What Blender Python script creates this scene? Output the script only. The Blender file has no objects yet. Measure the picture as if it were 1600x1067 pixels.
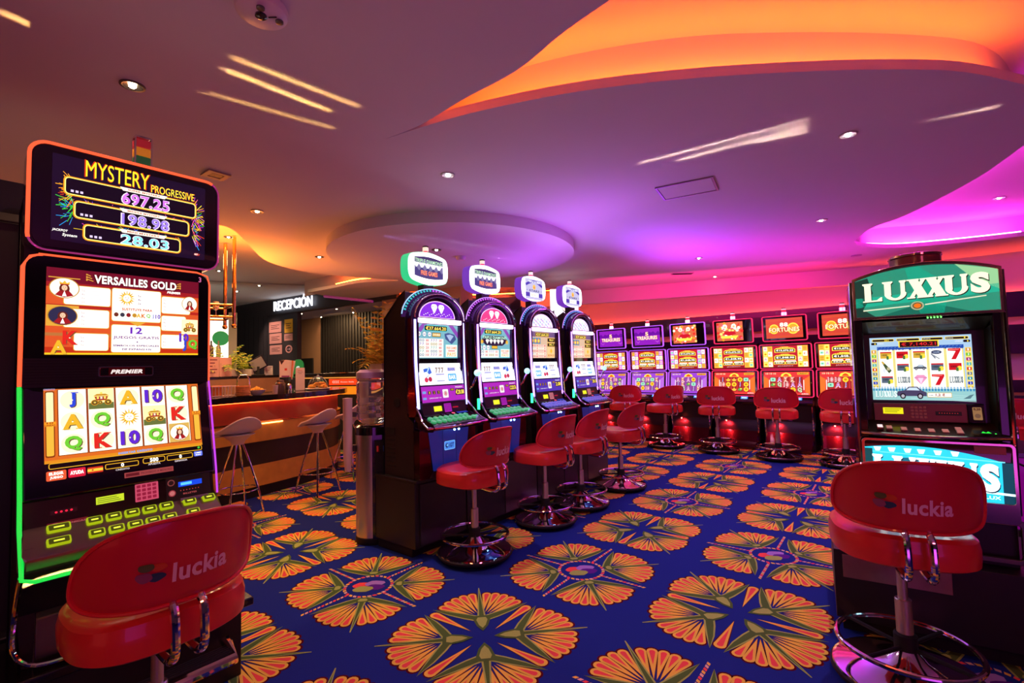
import bpy, bmesh, math, random
from mathutils import Matrix, Vector, noise
from mathutils.geometry import tessellate_polygon
PI = math.pi
random.seed(7)
S = bpy.context.scene
COL = S.collection

# ------------------------------------------------------------------ camera
CAM_H = 1.35
FPX, PITCH, ROLL = 750.0, 0.052, -0.024
cd = bpy.data.cameras.new('camera'); cd.sensor_width = 36.0; cd.lens = FPX / 1600 * 36.0; cd.clip_start = 0.05
cam = bpy.data.objects.new('camera', cd); COL.objects.link(cam)
cam.matrix_world = Matrix.Translation((0, 0, CAM_H)) @ Matrix.Rotation(PI/2 + PITCH, 4, 'X') @ Matrix.Rotation(ROLL, 4, 'Z')
S.camera = cam

# ------------------------------------------------------------------ world, view
w = bpy.data.worlds.new('world'); S.world = w; w.use_nodes = True
w.node_tree.nodes['Background'].inputs[0].default_value = (0.10, 0.03, 0.07, 1)
w.node_tree.nodes['Background'].inputs[1].default_value = 0.25
S.view_settings.view_transform = 'Standard'; S.view_settings.look = 'None'
S.view_settings.gamma = 1.0; S.view_settings.use_curve_mapping = False
S.view_settings.exposure = 0.0

# ------------------------------------------------------------------ pixel of the photo -> ray, used to survey the place
def ray(x, y):
    x -= 800; y -= 533.5
    cr, sr = math.cos(ROLL), math.sin(ROLL)
    r, u = (cr*x + sr*y)/FPX, -(-sr*x + cr*y)/FPX
    cp, sp = math.cos(PITCH), math.sin(PITCH)
    return Vector((r, cp - u*sp, u*cp + sp))
def atz(x, y, z):
    d = ray(x, y); return Vector((0, 0, CAM_H)) + d*((z - CAM_H)/d.z)
def atY(x, y, Y):
    d = ray(x, y); return Vector((0, 0, CAM_H)) + d*(Y/d.y)

# ------------------------------------------------------------------ lights
def area(name, loc, target, size, col, power, size_y=None, spread=180):
    l = bpy.data.lights.new(name, 'AREA'); l.shape = 'RECTANGLE'; l.size = size; l.size_y = size_y or size
    l.color = col; l.energy = power; l.spread = math.radians(spread)
    o = bpy.data.objects.new(name, l); COL.objects.link(o); o.location = loc
    o.rotation_euler = (Vector(target) - Vector(loc)).to_track_quat('-Z', 'Y').to_euler()
    return o
def spot(name, loc, col, power, angle=100, blend=.7, rad=.03, target=None):
    l = bpy.data.lights.new(name, 'SPOT'); l.color = col; l.energy = power
    l.spot_size = math.radians(angle); l.spot_blend = blend; l.shadow_soft_size = rad
    o = bpy.data.objects.new(name, l); COL.objects.link(o); o.location = loc
    t = Vector(target) if target else Vector(loc) - Vector((0, 0, 1))
    o.rotation_euler = (t - Vector(loc)).to_track_quat('-Z', 'Y').to_euler()
    return o
# unseen fill lights added in place of the hall behind and beside the camera
area('hall_fill_warm', (-2.6, -1.6, 0.5), (-2.2, 0.6, 2.7), 1.6, (1, .12, .10), 4, 1.2, 120)
area('hall_fill_violet', (1.0, -1.8, 0.5), (0.8, 1.2, 2.7), 2.0, (.65, .08, .85), 9, 1.2, 120)
area('hall_fill_pink', (4.6, 1.2, 0.6), (3.6, 4.5, 2.7), 1.2, (.6, .04, .6), 3, 1.0, 120)
area('stool_fill_amber', (-.9, -1.3, 2.3), (-1.2, 1.6, .7), .5, (1, .30, .12), 9, .3)  # added fill for the back of the left stool, no lamp there
area('stool_fill_rose', (1.6, -1.3, 2.3), (1.6, 2.0, .7), .5, (1, .12, .25), 6, .3)  # matching added fill for the right stool's back
# added bodiless uplights tinting the ceiling as the lit signs' glow would
sg_ = area('sign_fill_violet', (.45, 5.0, 1.98), (.15, 4.9, 2.75), 2.6, (.50, .10, 1), 15, .4, 170)
area('sign_fill_far', (1.7, 5.6, 1.98), (2.2, 5.2, 2.75), 1.6, (.34, .05, 1), 17, .3, 160)
area('bar_fill', (-2.7, 5.9, 1.5), (-2.5, 5.9, 2.7), 1.0, (1, .26, .07), 15, .6, 170)  # added orange uplight to warm the ceiling left of the disc
area('bulkhead_fill', (2.9, 7.0, 2.30), (3.3, 8.3, 2.62), 3.2, (1, .01, .22), 22, .2, 170)  # added red light floating free, aimed at the bulkhead
area('ceiling_fill_magenta', (3.2, 5.9, 2.0), (3.2, 5.9, 2.7), 2.8, (.85, .003, .75), 17, 1.4, 170)  # added magenta uplight colouring the ceiling, no fixture holds it
# narrow added uplights cast thin ceiling lines, imitating reflections off the chrome rings
def streak_light(px0, px1, wd, col, power, spread=1.5, z=.35):
    a, b = atz(*px0, 2.70), atz(*px1, 2.70); m = (a+b)/2; L = (b-a).length
    l = bpy.data.lights.new('streak_light', 'AREA'); l.shape = 'RECTANGLE'; l.size = L; l.size_y = wd; l.color = col; l.energy = power*.13; l.spread = math.radians(spread)
    o = bpy.data.objects.new('streak_light', l); COL.objects.link(o); o.location = (m.x, m.y, z); d = b-a
    o.rotation_euler = (PI, 0, math.atan2(d.y, d.x))
    return o

# ------------------------------------------------------------------ materials
MATS = {}
def M(name, col=(.5,.5,.5), rough=.5, metal=0.0, coat=0.0, em=None, es=0.0, var=0.0, scale=20.0, bump=0.0, trans=0.0, ior=1.45, sample=True, alpha=1.0, spec=.5):
    if name in MATS: return MATS[name]
    m = bpy.data.materials.new(name); m.use_nodes = True; nt = m.node_tree; b = nt.nodes['Principled BSDF']
    b.inputs['Base Color'].default_value = (*col, 1); b.inputs['Roughness'].default_value = rough
    b.inputs['Metallic'].default_value = metal; b.inputs['Coat Weight'].default_value = coat
    b.inputs['Transmission Weight'].default_value = trans; b.inputs['IOR'].default_value = ior
    b.inputs['Specular IOR Level'].default_value = spec
    b.inputs['Alpha'].default_value = alpha
    if em is not None:
        b.inputs['Emission Color'].default_value = (*em, 1); b.inputs['Emission Strength'].default_value = es
        if not sample: m.cycles.emission_sampling = 'NONE'
    if var or bump:
        tc = nt.nodes.new('ShaderNodeTexCoord'); nz = nt.nodes.new('ShaderNodeTexNoise')
        nz.inputs['Scale'].default_value = scale; nz.inputs['Detail'].default_value = 4
        nt.links.new(tc.outputs['Object'], nz.inputs['Vector'])
        if var:
            mx = nt.nodes.new('ShaderNodeMix'); mx.data_type = 'RGBA'
            mx.inputs['A'].default_value = (*[c*(1-var) for c in col], 1); mx.inputs['B'].default_value = (*[min(1, c*(1+var)) for c in col], 1)
            nt.links.new(nz.outputs['Fac'], mx.inputs['Factor']); nt.links.new(mx.outputs['Result'], b.inputs['Base Color'])
        if bump:
            bp = nt.nodes.new('ShaderNodeBump'); bp.inputs['Strength'].default_value = bump; bp.inputs['Distance'].default_value = .002
            nt.links.new(nz.outputs['Fac'], bp.inputs['Height']); nt.links.new(bp.outputs['Normal'], b.inputs['Normal'])
    MATS[name] = m
    return m
def E(c, s=1.0):
    """glowing ink of a lit screen or sign; c in sRGB 0..255"""
    lin = tuple(((v/255)/12.92 if v <= 10 else ((v/255+.055)/1.055)**2.4) for v in c)
    return M('lit_%02x%02x%02x_%g' % (*[int(v) for v in c], s), (.01,.01,.01), .35, em=lin, es=s, sample=False)
def lin(c): return tuple(((v/255)/12.92 if v <= 10 else ((v/255+.055)/1.055)**2.4) for v in c)

plaster = M('plaster', (.68,.64,.66), .85, var=.02, scale=3, bump=.05)
black_gloss = M('black_gloss_metal', (.010,.009,.012), .16, coat=.6, var=.2, scale=8)
black_satin = M('black_satin_panel', (.014,.012,.014), .42, var=.25, scale=6)
black_matt = M('black_matt', (.008,.008,.009), .7, var=.2)
black_glass = M('black_glass', (.004,.004,.005), .07, coat=1.0)
chrome = M('chrome', (.82,.80,.82), .07, 1.0, var=.03)
steel = M('brushed_steel', (.62,.58,.56), .34, 1.0)
gunmetal = M('gunmetal', (.16,.14,.14), .33, .8, var=.1)
red_vinyl = M('red_vinyl', (.82,.040,.034), .34, coat=.4, var=.05, scale=5, bump=.06)
red_shell = M('red_back_shell', (.64,.016,.034), .38, coat=.3, var=.05, scale=5)
red_piping = M('red_piping', (.85,.03,.04), .28, coat=.5)
brass = M('brass', (.85,.50,.16), .18, 1.0, var=.05)
white_plastic = M('white_plastic', (.80,.74,.74), .35, var=.02)
clear = M('clear_acrylic', (.95,.95,.95), .04, trans=1.0, ior=1.3)
paper = M('white_paper', (.82,.80,.78), .7, var=.03)

# ------------------------------------------------------------------ mesh builder
TEXT = {}
def text_mesh(s, bold=0.0, shear=0.0, res=2):
    k = (s, bold, shear, res)
    if k not in TEXT:
        c = bpy.data.curves.new('t', 'FONT'); c.body = s; c.resolution_u = res; c.offset = bold; c.shear = shear; c.size = 1
        c.space_character = 1.0 + bold*2
        o = bpy.data.objects.new('t', c); COL.objects.link(o)
        dg = bpy.context.evaluated_depsgraph_get(); me = o.evaluated_get(dg).to_mesh()
        V = [v.co.copy() for v in me.vertices]; F = [tuple(p.vertices) for p in me.polygons]
        o.evaluated_get(dg).to_mesh_clear(); bpy.data.objects.remove(o); bpy.data.curves.remove(c)
        x0 = min(v.x for v in V); x1 = max(v.x for v in V); y0 = min(v.y for v in V); y1 = max(v.y for v in V)
        TEXT[k] = ([((v.x-x0)/(x1-x0), (v.y-y0)/(y1-y0)) for v in V], F, (x1-x0)/(y1-y0))
    return TEXT[k]

def link(o, parent=None):
    COL.objects.link(o)
    if parent is not None: o.parent = parent
    return o
class MB:
    def __init__(s): s.v = []; s.f = []; s.m = []; s.mats = []; s.T = Matrix.Identity(4)
    def mi(s, mat):
        if mat not in s.mats: s.mats.append(mat)
        return s.mats.index(mat)
    def add(s, V, F, mat):
        b = len(s.v); i = s.mi(mat); T = s.T
        s.v += [tuple(T @ Vector(p)) for p in V]; s.f += [tuple(b+k for k in f) for f in F]; s.m += [i]*len(F)
        return s
    def box(s, x0, x1, y0, y1, z0, z1, mat):
        V = [(x,y,z) for z in (z0,z1) for y in (y0,y1) for x in (x0,x1)]
        return s.add(V, [(0,2,3,1),(4,5,7,6),(0,1,5,4),(2,6,7,3),(0,4,6,2),(1,3,7,5)], mat)
    def prism(s, poly, d0, d1, mat, axis='y'):
        """poly in (x,z) extruded along y, or (y,z) along x, or (x,y) along z"""
        n = len(poly)
        def P(p, d): return {'y': (p[0], d, p[1]), 'x': (d, p[0], p[1]), 'z': (p[0], p[1], d)}[axis]
        V = [P(p, d0) for p in poly] + [P(p, d1) for p in poly]
        tri = tessellate_polygon([[Vector((p[0], p[1], 0)) for p in poly]])
        F = [tuple(t) for t in tri] + [tuple(k+n for k in reversed(t)) for t in tri] + [(i, (i+1) % n, (i+1) % n + n, i+n) for i in range(n)]
        return s.add(V, F, mat)
    def frame(s, outer, inner, d0, d1, mat, axis='y'):
        """ring between two outlines with the same point count"""
        n = len(outer)
        def P(p, d): return {'y': (p[0], d, p[1]), 'x': (d, p[0], p[1]), 'z': (p[0], p[1], d)}[axis]
        V = [P(p, d) for d in (d0, d1) for q in (outer, inner) for p in q]
        F = []
        for i in range(n):
            j = (i+1) % n
            F += [(i, j, n+j, n+i), (2*n+i, 3*n+i, 3*n+j, 2*n+j), (i, 2*n+i, 2*n+j, j), (n+i, n+j, 3*n+j, 3*n+i)]
        return s.add(V, F, mat)
    def lathe(s, prof, mat, n=32, c=(0,0)):
        V = [(c[0]+r*math.cos(2*PI*i/n), c[1]+r*math.sin(2*PI*i/n), z) for r, z in prof for i in range(n)]
        F = [(k*n+i, k*n+(i+1) % n, (k+1)*n+(i+1) % n, (k+1)*n+i) for k in range(len(prof)-1) for i in range(n)]
        if prof[0][0] > 1e-6: F.append(tuple(range(n-1, -1, -1)))
        if prof[-1][0] > 1e-6: F.append(tuple((len(prof)-1)*n+i for i in range(n)))
        return s.add(V, F, mat)
    def tube(s, path, r, mat, n=8, closed=False, caps=True):
        path = [Vector(p) for p in path]; N = len(path); V = []; F = []
        rr = r if isinstance(r, (list, tuple)) else [r]*N
        up = Vector((0,0,1)); prev = None
        for i, p in enumerate(path):
            a = path[(i-1) % N] if (closed or i > 0) else p; b = path[(i+1) % N] if (closed or i < N-1) else p
            t = (b-a).normalized()
            if prev is None:
                nn = t.cross(up)
                if nn.length < .05: nn = t.cross(Vector((1,0,0)))
            else: nn = prev - t*prev.dot(t)
            nn.normalize(); prev = nn; bb = t.cross(nn)
            for k in range(n):
                an = 2*PI*k/n; V.append(p + (nn*math.cos(an) + bb*math.sin(an))*rr[i])
        for i in range(N if closed else N-1):
            j = (i+1) % N
            for k in range(n): F.append((i*n+k, i*n+(k+1) % n, j*n+(k+1) % n, j*n+k))
        if caps and not closed: F += [tuple(range(n-1,-1,-1)), tuple((N-1)*n+k for k in range(n))]
        return s.add(V, F, mat)
    def ball(s, c, r, mat, n=12, sz=1.0):
        m = n//2+2
        prof = [(r*math.sin(PI*i/(m-1)), c[2]-r*sz*math.cos(PI*i/(m-1))) for i in range(m)]
        prof[0] = (1e-7, prof[0][1]); prof[-1] = (1e-7, prof[-1][1])
        return s.lathe(prof, mat, n, (c[0], c[1]))
    def grid(s, fn, nu, nv, mat, wrapu=False):
        V = [fn(i/nu if wrapu else i/(nu-1), j/(nv-1)) for j in range(nv) for i in range(nu)]
        F = [(j*nu+i, j*nu+(i+1) % nu, (j+1)*nu+(i+1) % nu, (j+1)*nu+i) for j in range(nv-1) for i in range(nu if wrapu else nu-1)]
        return s.add(V, F, mat)
    def build(s, name, parent=None, smooth=True, bevel=0.0, label=None, **kw):
        me = bpy.data.meshes.new(name); me.from_pydata(s.v, [], s.f)
        for m in s.mats: me.materials.append(m)
        me.polygons.foreach_set('material_index', s.m)
        if smooth:
            bm = bmesh.new(); bm.from_mesh(me)
            for f in bm.faces: f.smooth = True
            for e in bm.edges:
                if len(e.link_faces) != 2 or e.calc_face_angle(0) > .6: e.smooth = False
            bm.to_mesh(me); bm.free()
        me.update()
        o = link(bpy.data.objects.new(name, me), parent)
        if bevel:
            md = o.modifiers.new('bevel', 'BEVEL'); md.width = bevel; md.segments = 2; md.limit_method = 'ANGLE'; md.angle_limit = .6
            md.harden_normals = False
        if label: o['label'] = label
        for k, v in kw.items(): o[k] = v
        return o

def tag(o, label, cat, group=None):
    o['label'] = label; o['category'] = cat
    if group: o['group'] = group
    return o
def thing(name, label, cat, loc=(0,0,0), rot=0.0, group=None):
    o = link(bpy.data.objects.new(name, None)); o.location = loc; o.rotation_euler = (0, 0, rot)
    o.empty_display_size = .1
    return tag(o, label, cat, group)
def structure(o): o['kind'] = 'structure'; return o
def dup(root, loc, rot, label, group=None):
    def cp(o, parent):
        c = o.copy(); COL.objects.link(c)
        if parent is not None: c.parent = parent
        for ch in CH.get(o.name, []): cp(ch, c)
        return c
    CH = {}
    for o in COL.objects:
        if o.parent is not None: CH.setdefault(o.parent.name, []).append(o)
    r = cp(root, None); r.location = loc; r.rotation_euler = (0, 0, rot); r['label'] = label
    if group: r['group'] = group
    return r
def rrect(x0, x1, y0, y1, r, n=4):
    P = []
    for cx, cy, a in ((x1-r, y1-r, 0), (x0+r, y1-r, 90), (x0+r, y0+r, 180), (x1-r, y0+r, 270)):
        for i in range(n+1):
            t = math.radians(a + 90*i/n); P.append((cx+r*math.cos(t), cy+r*math.sin(t)))
    return P
def smooth_path(pts, k=6, closed=False):
    pts = [Vector(p) for p in pts]; N = len(pts); out = []
    for i in range(N if closed else N-1):
        p0 = pts[(i-1) % N] if (closed or i > 0) else pts[i]; p1 = pts[i]; p2 = pts[(i+1) % N]
        p3 = pts[(i+2) % N] if (closed or i+2 < N) else p2
        for j in range(k):
            t = j/k
            out.append(.5*((2*p1) + (p2-p0)*t + (2*p0-5*p1+4*p2-p3)*t*t + (3*p1-p0-3*p2+p3)*t**3))
    if not closed: out.append(pts[-1])
    return out

class Art:
    """flat artwork on a glass: canvas of W x H units on a quad given by origin (top left), x axis and down axis; layer k floats k*0.5 mm in front"""
    def __init__(s, mb, O, X, D, W, H):
        s.mb = mb; s.O = Vector(O); s.X = Vector(X)/W; s.D = Vector(D)/H; s.N = Vector(D).cross(Vector(X)).normalized(); s.W = W; s.H = H
        s.res = 2
    def pt(s, x, y, k): return s.O + s.X*x + s.D*y + s.N*(.0006 + .0005*k)
    def poly(s, P, mat, k=1):
        V = [s.pt(x, y, k) for x, y in P]
        if len(P) > 4: F = [tuple(t) for t in tessellate_polygon([[Vector((x, y, 0)) for x, y in P]])]
        else: F = [tuple(range(len(P)))]
        s.mb.add(V, F, mat)
    def rect(s, x0, y0, x1, y1, mat, k=1, r=0):
        s.poly(rrect(x0, x1, y0, y1, r, 3) if r else [(x0,y0),(x1,y0),(x1,y1),(x0,y1)], mat, k)
    def box(s, x0, y0, x1, y1, t, matf, matb, k=1, r=0):
        s.rect(x0, y0, x1, y1, matb, k, r); s.rect(x0+t, y0+t, x1-t, y1-t, matf, k+1, max(0, r-t))
    def disc(s, cx, cy, rx, mat, k=1, ry=None, n=16):
        ry = ry or rx; s.poly([(cx+rx*math.cos(2*PI*i/n), cy+ry*math.sin(2*PI*i/n)) for i in range(n)], mat, k)
    def star(s, cx, cy, r0, r1, n, mat, k=1):
        P = [(cx + (r0 if i % 2 else r1)*math.sin(PI*i/n), cy - (r0 if i % 2 else r1)*math.cos(PI*i/n)) for i in range(2*n)]
        b = [s.pt(cx, cy, k)] + [s.pt(x, y, k) for x, y in P]
        s.mb.add(b, [(0, i+1, (i+1) % (2*n)+1) for i in range(2*n)], mat)
    def line(s, x0, y0, x1, y1, t, mat, k=1):
        dx, dy = x1-x0, y1-y0; L = math.hypot(dx, dy) or 1; nx, ny = -dy/L*t/2, dx/L*t/2
        s.poly([(x0+nx,y0+ny),(x1+nx,y1+ny),(x1-nx,y1-ny),(x0-nx,y0-ny)], mat, k)
    def text(s, t, x0, y0, x1, y1, mat, k=3, bold=.015, shear=0, out=None, outw=.05, rot=0):
        if out is not None: s.text(t, x0-(x1-x0)*.02, y0-(y1-y0)*.05, x1+(x1-x0)*.02, y1+(y1-y0)*.05, out, k-1, bold+outw, shear)
        V, F, _ = text_mesh(t, bold, shear, s.res)
        s.mb.add([s.pt(x0+(x1-x0)*u, y1-(y1-y0)*v + rot*(u-.5), k) for u, v in V], F, mat)
    def texth(s, t, cx, y0, y1, mat, k=3, wmul=1.0, **kw):
        _, _, a = text_mesh(t, kw.get('bold', .015), kw.get('shear', 0), s.res); w = (y1-y0)*a*wmul
        s.text(t, cx-w/2, y0, cx+w/2, y1, mat, k, **kw)
# ================================================================== THE SETTING
# ---------------- carpet: woven pattern, one repeat every 1.36 m
P = CAM_H/0.991; YAW = .117
navy = M('carpet_navy', lin((30, 52, 140)), .95, var=.22, scale=220, bump=.4, spec=.1)
c_or = M('carpet_orange', lin((255, 216, 84)), .95, var=.16, scale=260, bump=.3, spec=.1)
c_pk = M('carpet_pink', lin((252, 92, 88)), .95, var=.16, scale=260, bump=.3, spec=.1)
c_mr = M('carpet_maroon', lin((88, 10, 26)), .95, var=.16, scale=260, bump=.3, spec=.1)
c_g1 = M('carpet_green', lin((84, 120, 56)), .95, var=.16, scale=260, bump=.3, spec=.1)
c_g2 = M('carpet_light_green', lin((168, 200, 96)), .95, var=.16, scale=260, bump=.3, spec=.1)
c_li = M('carpet_lilac', lin((170, 140, 214)), .95, var=.1, scale=260, spec=.1)
c_vi = M('carpet_violet', lin((96, 40, 150)), .95, var=.1, scale=260, spec=.1)
c_cr = M('carpet_cream', lin((230, 200, 170)), .95, var=.1, scale=260, spec=.1)

def tear(L0, L1, wd, n=6):
    """teardrop from radius L0 (point) to L1 (round end)"""
    R = wd; c = L1-R; pts = [(L0, 0)]
    for i in range(n+1):
        a = -PI/2 + PI*i/n; pts.append((c + R*math.cos(a), R*math.sin(a)))
    return pts
def carpet_unit(mb, ox, oy, medal):
    def put(poly, ang, cx, cy, mat, k, rot):
        out = []
        for x, y in poly:
            a = math.cos(ang)*x - math.sin(ang)*y + cx; b = math.sin(ang)*x + math.cos(ang)*y + cy
            a, b = math.cos(rot)*a - math.sin(rot)*b, math.sin(rot)*a + math.cos(rot)*b
            a += ox; b += oy
            out.append(((math.cos(YAW)*a - math.sin(YAW)*b)*P, (math.sin(YAW)*a + math.cos(YAW)*b)*P, .0004*k))
        if len(out) > 4 : F = [tuple(t) for t in tessellate_polygon([[Vector((x, y, 0)) for x, y in poly]])]
        else: F = [tuple(range(len(out)))]
        mb.add(out, F, mat)
    for q in range(4):
        rot = q*PI/2
        for sgn in (-1, 1):
            for i, (a, L) in enumerate(((9.5, .212), (21, .214), (32.5, .213), (44, .210), (55.5, .204))):
                an = PI/2 + sgn*math.radians(a)
                put(tear(.040, L+.008, .0245), an, 0, .135, c_mr, 1, rot)
                put(tear(.045, L, .0192), an, 0, .135, c_or, 2, rot)
                put(tear(.118, L-.011, .0105), an, 0, .135, c_pk, 3, rot)
            # side leaf
            def leaf(g, k, mat, lo=0.0):
                c = [(.005, .125), (.06, .152), (.125, .186), (.196, .228)]; wd = [.018-g, .018-g, .013-g*.8, .0]
                pa = []; pb = []
                for (x, y), ww in zip(c, wd): pa.append((sgn*(x - ww*.5), y+ww)); pb.append((sgn*(x + ww*.5), y-ww))
                pp = pa + pb[::-1][1:]
                put(pp if sgn > 0 else pp[::-1], 0, 0, 0, mat, k, rot)
            leaf(0, 4, c_g2); leaf(.006, 5, c_g1)
        put([(-.017, .14), (.017, .14), (.002, .392), (-.002, .392)], 0, 0, 0, c_g2, 4, rot)
        put([(-.010, .14), (.010, .14), (0, .37)], 0, 0, 0, c_g1, 5, rot)
        if medal:
            put([(-.024, .158), (-.03, .14), (-.018, .118), (.018, .118), (.03, .14), (.024, .158)], 0, 0, 0, c_g1, 6, rot)
            put([(-.017, .150), (-.021, .139), (-.012, .125), (.012, .125), (.021, .139), (.017, .150)], 0, 0, 0, c_g2, 7, rot)
            # rope
            an = PI/4
            for i in range(12):
                r0 = .108 + i*.018
                put([(r0, -.006), (r0+.013, -.006), (r0+.02, .006), (r0+.007, .006)], an, 0, 0, (c_pk, c_cr, c_or)[i % 3], 2, rot)
        else:
            put([(-.024, .150), (-.034, .125), (-.022, .075), (0, .038), (.022, .075), (.034, .125), (.024, .150)], 0, 0, 0, c_g1, 6, rot)
            put([(-.016, .136), (-.022, .118), (-.013, .08), (0, .058), (.013, .08), (.022, .118), (.016, .136)], 0, 0, 0, c_g2, 7, rot)
            put(tear(.058, .286, .026), PI/4, 0, 0, c_mr, 1, rot)
            put(tear(.066, .281, .021), PI/4, 0, 0, c_or, 2, rot)
            put(tear(.13, .268, .011), PI/4, 0, 0, c_pk, 3, rot)
    if medal:
        for i in range(30):
            a = 2*PI*i/30; b = 2*PI*(i+.72)/30; r0, r1 = .098, .112
            put([(r0*math.cos(a), r0*math.sin(a)), (r1*math.cos(a+.05), r1*math.sin(a+.05)), (r1*math.cos(b+.05), r1*math.sin(b+.05)), (r0*math.cos(b), r0*math.sin(b))], 0, 0, 0, (c_pk, c_or, c_cr)[i % 3], 2, 0)
        for k, (x, y, m_) in enumerate(((-.028, .012, c_pk), (.026, .022, c_li), (.03, -.018, c_vi), (-.02, -.03, c_g2))):
            put([(x+.042*math.cos(t*PI/6)*(1+.12*math.cos(t)), y+.03*math.sin(t*PI/6)*(1+.12*math.sin(2*t))) for t in range(12)], 0, 0, 0, m_, 2+k, 0)
mb = MB()
mb.add([(-9, -4, 0), (9, -4, 0), (9, 14, 0), (-9, 14, 0)], [(0,1,2,3)], navy)
for i in range(-3, 7):
    for j in range(-2, 6):
        carpet_unit(mb, i-.417, j+2.324, True); carpet_unit(mb, i+.5-.417, j+.5+2.324, False)
structure(mb.build('floor', smooth=False))

# ---------------- ceilings
Z1, Z2, Z3 = 2.70, 3.00, 3.00
def flat_curve(name, loops, z, thick):
    """plasterboard slab with openings; loops of world (x, y)"""
    c = bpy.data.curves.new(name, 'CURVE'); c.dimensions = '2D'; c.fill_mode = 'BOTH'; c.extrude = thick/2
    for lp in loops:
        sp = c.splines.new('POLY'); sp.points.add(len(lp)-1)
        for p, q in zip(sp.points, lp): p.co = (q[0], q[1], 0, 1)
        sp.use_cyclic_u = True
    o = bpy.data.objects.new(name, c); COL.objects.link(o)
    dg = bpy.context.evaluated_depsgraph_get(); me = bpy.data.meshes.new_from_object(o.evaluated_get(dg))
    bpy.data.objects.remove(o)
    me.materials.clear(); me.materials.append(plaster); me.name = name
    r = link(bpy.data.objects.new(name, me)); r.location.z = z + thick/2
    return structure(r)
def zp(pts, z): return [atz(x, y, z) for x, y in pts]

near1 = smooth_path(zp([(953,0), (878.5,52), (807,110.5), (722.5,156), (657.5,195), (599,218)], Z1), 4)
far1 = smooth_path(zp([(599,218), (722.6,180), (885,146), (1047.7,125.5), (1210,114), (1372.8,108.6), (1503,112), (1600,132)], Z1), 5)
e1 = far1[-1]; s1 = near1[0]
over1 = smooth_path([e1, (e1.x+.45, e1.y-.35, Z1), (e1.x+.6, e1.y-.95, Z1), (e1.x+.2, e1.y-1.5, Z1), (1.6, .35, Z1), (.9, .75, Z1), (s1.x+.1, s1.y-.35, Z1), s1], 5)
open1 = near1[:-1] + far1[:-1] + over1[:-1]

near2 = smooth_path(zp([(1335,377), (1359.7,357.6), (1411.8,338), (1470,309), (1535,273), (1600,227)], Z1), 4)
far2 = smooth_path(zp([(1600,368.6), (1503,379), (1405,387), (1346.8,385), (1335,377)], Z1), 4)
o2 = near2[-1]; o3 = far2[0]
open2 = near2[:-1] + smooth_path([o2, (o2.x+1.1, o2.y-.7, Z1), (o2.x+2.6, o2.y-.4, Z1), (o3.x+2.2, o3.y-.6, Z1), (o3.x+1.0, o3.y+.05, Z1), o3], 4)[:-1] + far2[:-1]

near3 = smooth_path(zp([(325,351), (345,352), (360,357), (374,367), (390,384), (412,405), (440,416), (480,425), (520,430), (580,435), (622,437.5)], Z1), 3)
far3 = smooth_path(zp([(622,438.5), (560,442), (520,450), (481,457)], Z1), 3)
n3 = near3[0]; f3 = far3[-1]
back3 = [f3, Vector((f3.x-.9, f3.y+.35, Z1)), Vector((-6.9, f3.y+1.2, Z1)), Vector((-6.9, n3.y-.6, Z1)), Vector((n3.x-1.0, n3.y-.25, Z1))]
open3 = near3[:-1] + far3[:-1] + back3

bulk = [atz(860, 458, Z1), atz(1366, 416, Z1)]
bd = (bulk[1]-bulk[0]).normalized(); bA = bulk[0]-bd*.6; bB = bulk[1]+bd*3.2
# oval recess seen behind the lit signs
ov_c = atz(752, 457, Z1); ov = []
ovx = (atz(890, 452, Z1)-atz(617, 458, Z1)).length/2
for i in range(40):
    a = 2*PI*i/40; ov.append(Vector((ov_c.x+ovx*math.cos(a), ov_c.y+.1+.62*math.sin(a), Z1)))
outer = [(-7, -4), (9.5, -4), (9.5, 7.6), (bB.x, bB.y), (bA.x, bA.y), (bA.x-.4, bA.y+2.4), (-2.9, 11.4)] + [(p.x, p.y) for p in [atz(545, 469, Z1)]] + [(p.x, p.y) for p in far3[::-1]] + [(p.x, p.y) for p in near3[::-1]] + [(-7, n3.y-.5)]
flat_curve('ceiling', [outer, open1, open2, ov], Z1, .05)
flat_curve('ceiling_upper', [[(-8, -4.2), (9.7, -4.2), (9.7, 14), (-8, 14)]], Z2, .04)

# low round drop disc
dc = atz(697, 384, 2.60)
dcen = Vector((-.64, 5.417)); drad = 1.36
mb = MB(); mb.lathe([(drad, 2.60), (drad, 2.72)], plaster, 96, (dcen.x, dcen.y))
structure(mb.build('trim_1'))

# wall ribbons inside the openings and their hidden LED strips
def ribbon(name, path, z0, z1, mat=plaster):
    mb = MB(); n = len(path)
    mb.add([(p[0], p[1], z0) for p in path] + [(p[0], p[1], z1) for p in path], [(i, i+1, n+i+1, n+i) for i in range(n-1)], mat)
    o = structure(mb.build(name)); so = o.modifiers.new('s', 'SOLIDIFY'); so.thickness = .02; return o
wall1 = smooth_path(zp([(640,190), (740,135), (833,101), (950,75), (1080,57), (1210,51), (1373,52), (1503,62), (1555,82), (1577,108), (1580,125)], Z3), 5)
ribbon('trim_2', wall1, Z1+.03, Z3)
wall2 = smooth_path(zp([(1338,366), (1352,359), (1392,355), (1500,347), (1600,337), (1700,328)], Z3), 5)
ribbon('trim_3', wall2, Z1+.03, Z3)
wall3 = smooth_path(zp([(476,452), (520,442), (560,436), (625,433)], 2.86), 4)
ribbon('trim_4', wall3, Z1+.03, Z2)

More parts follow.
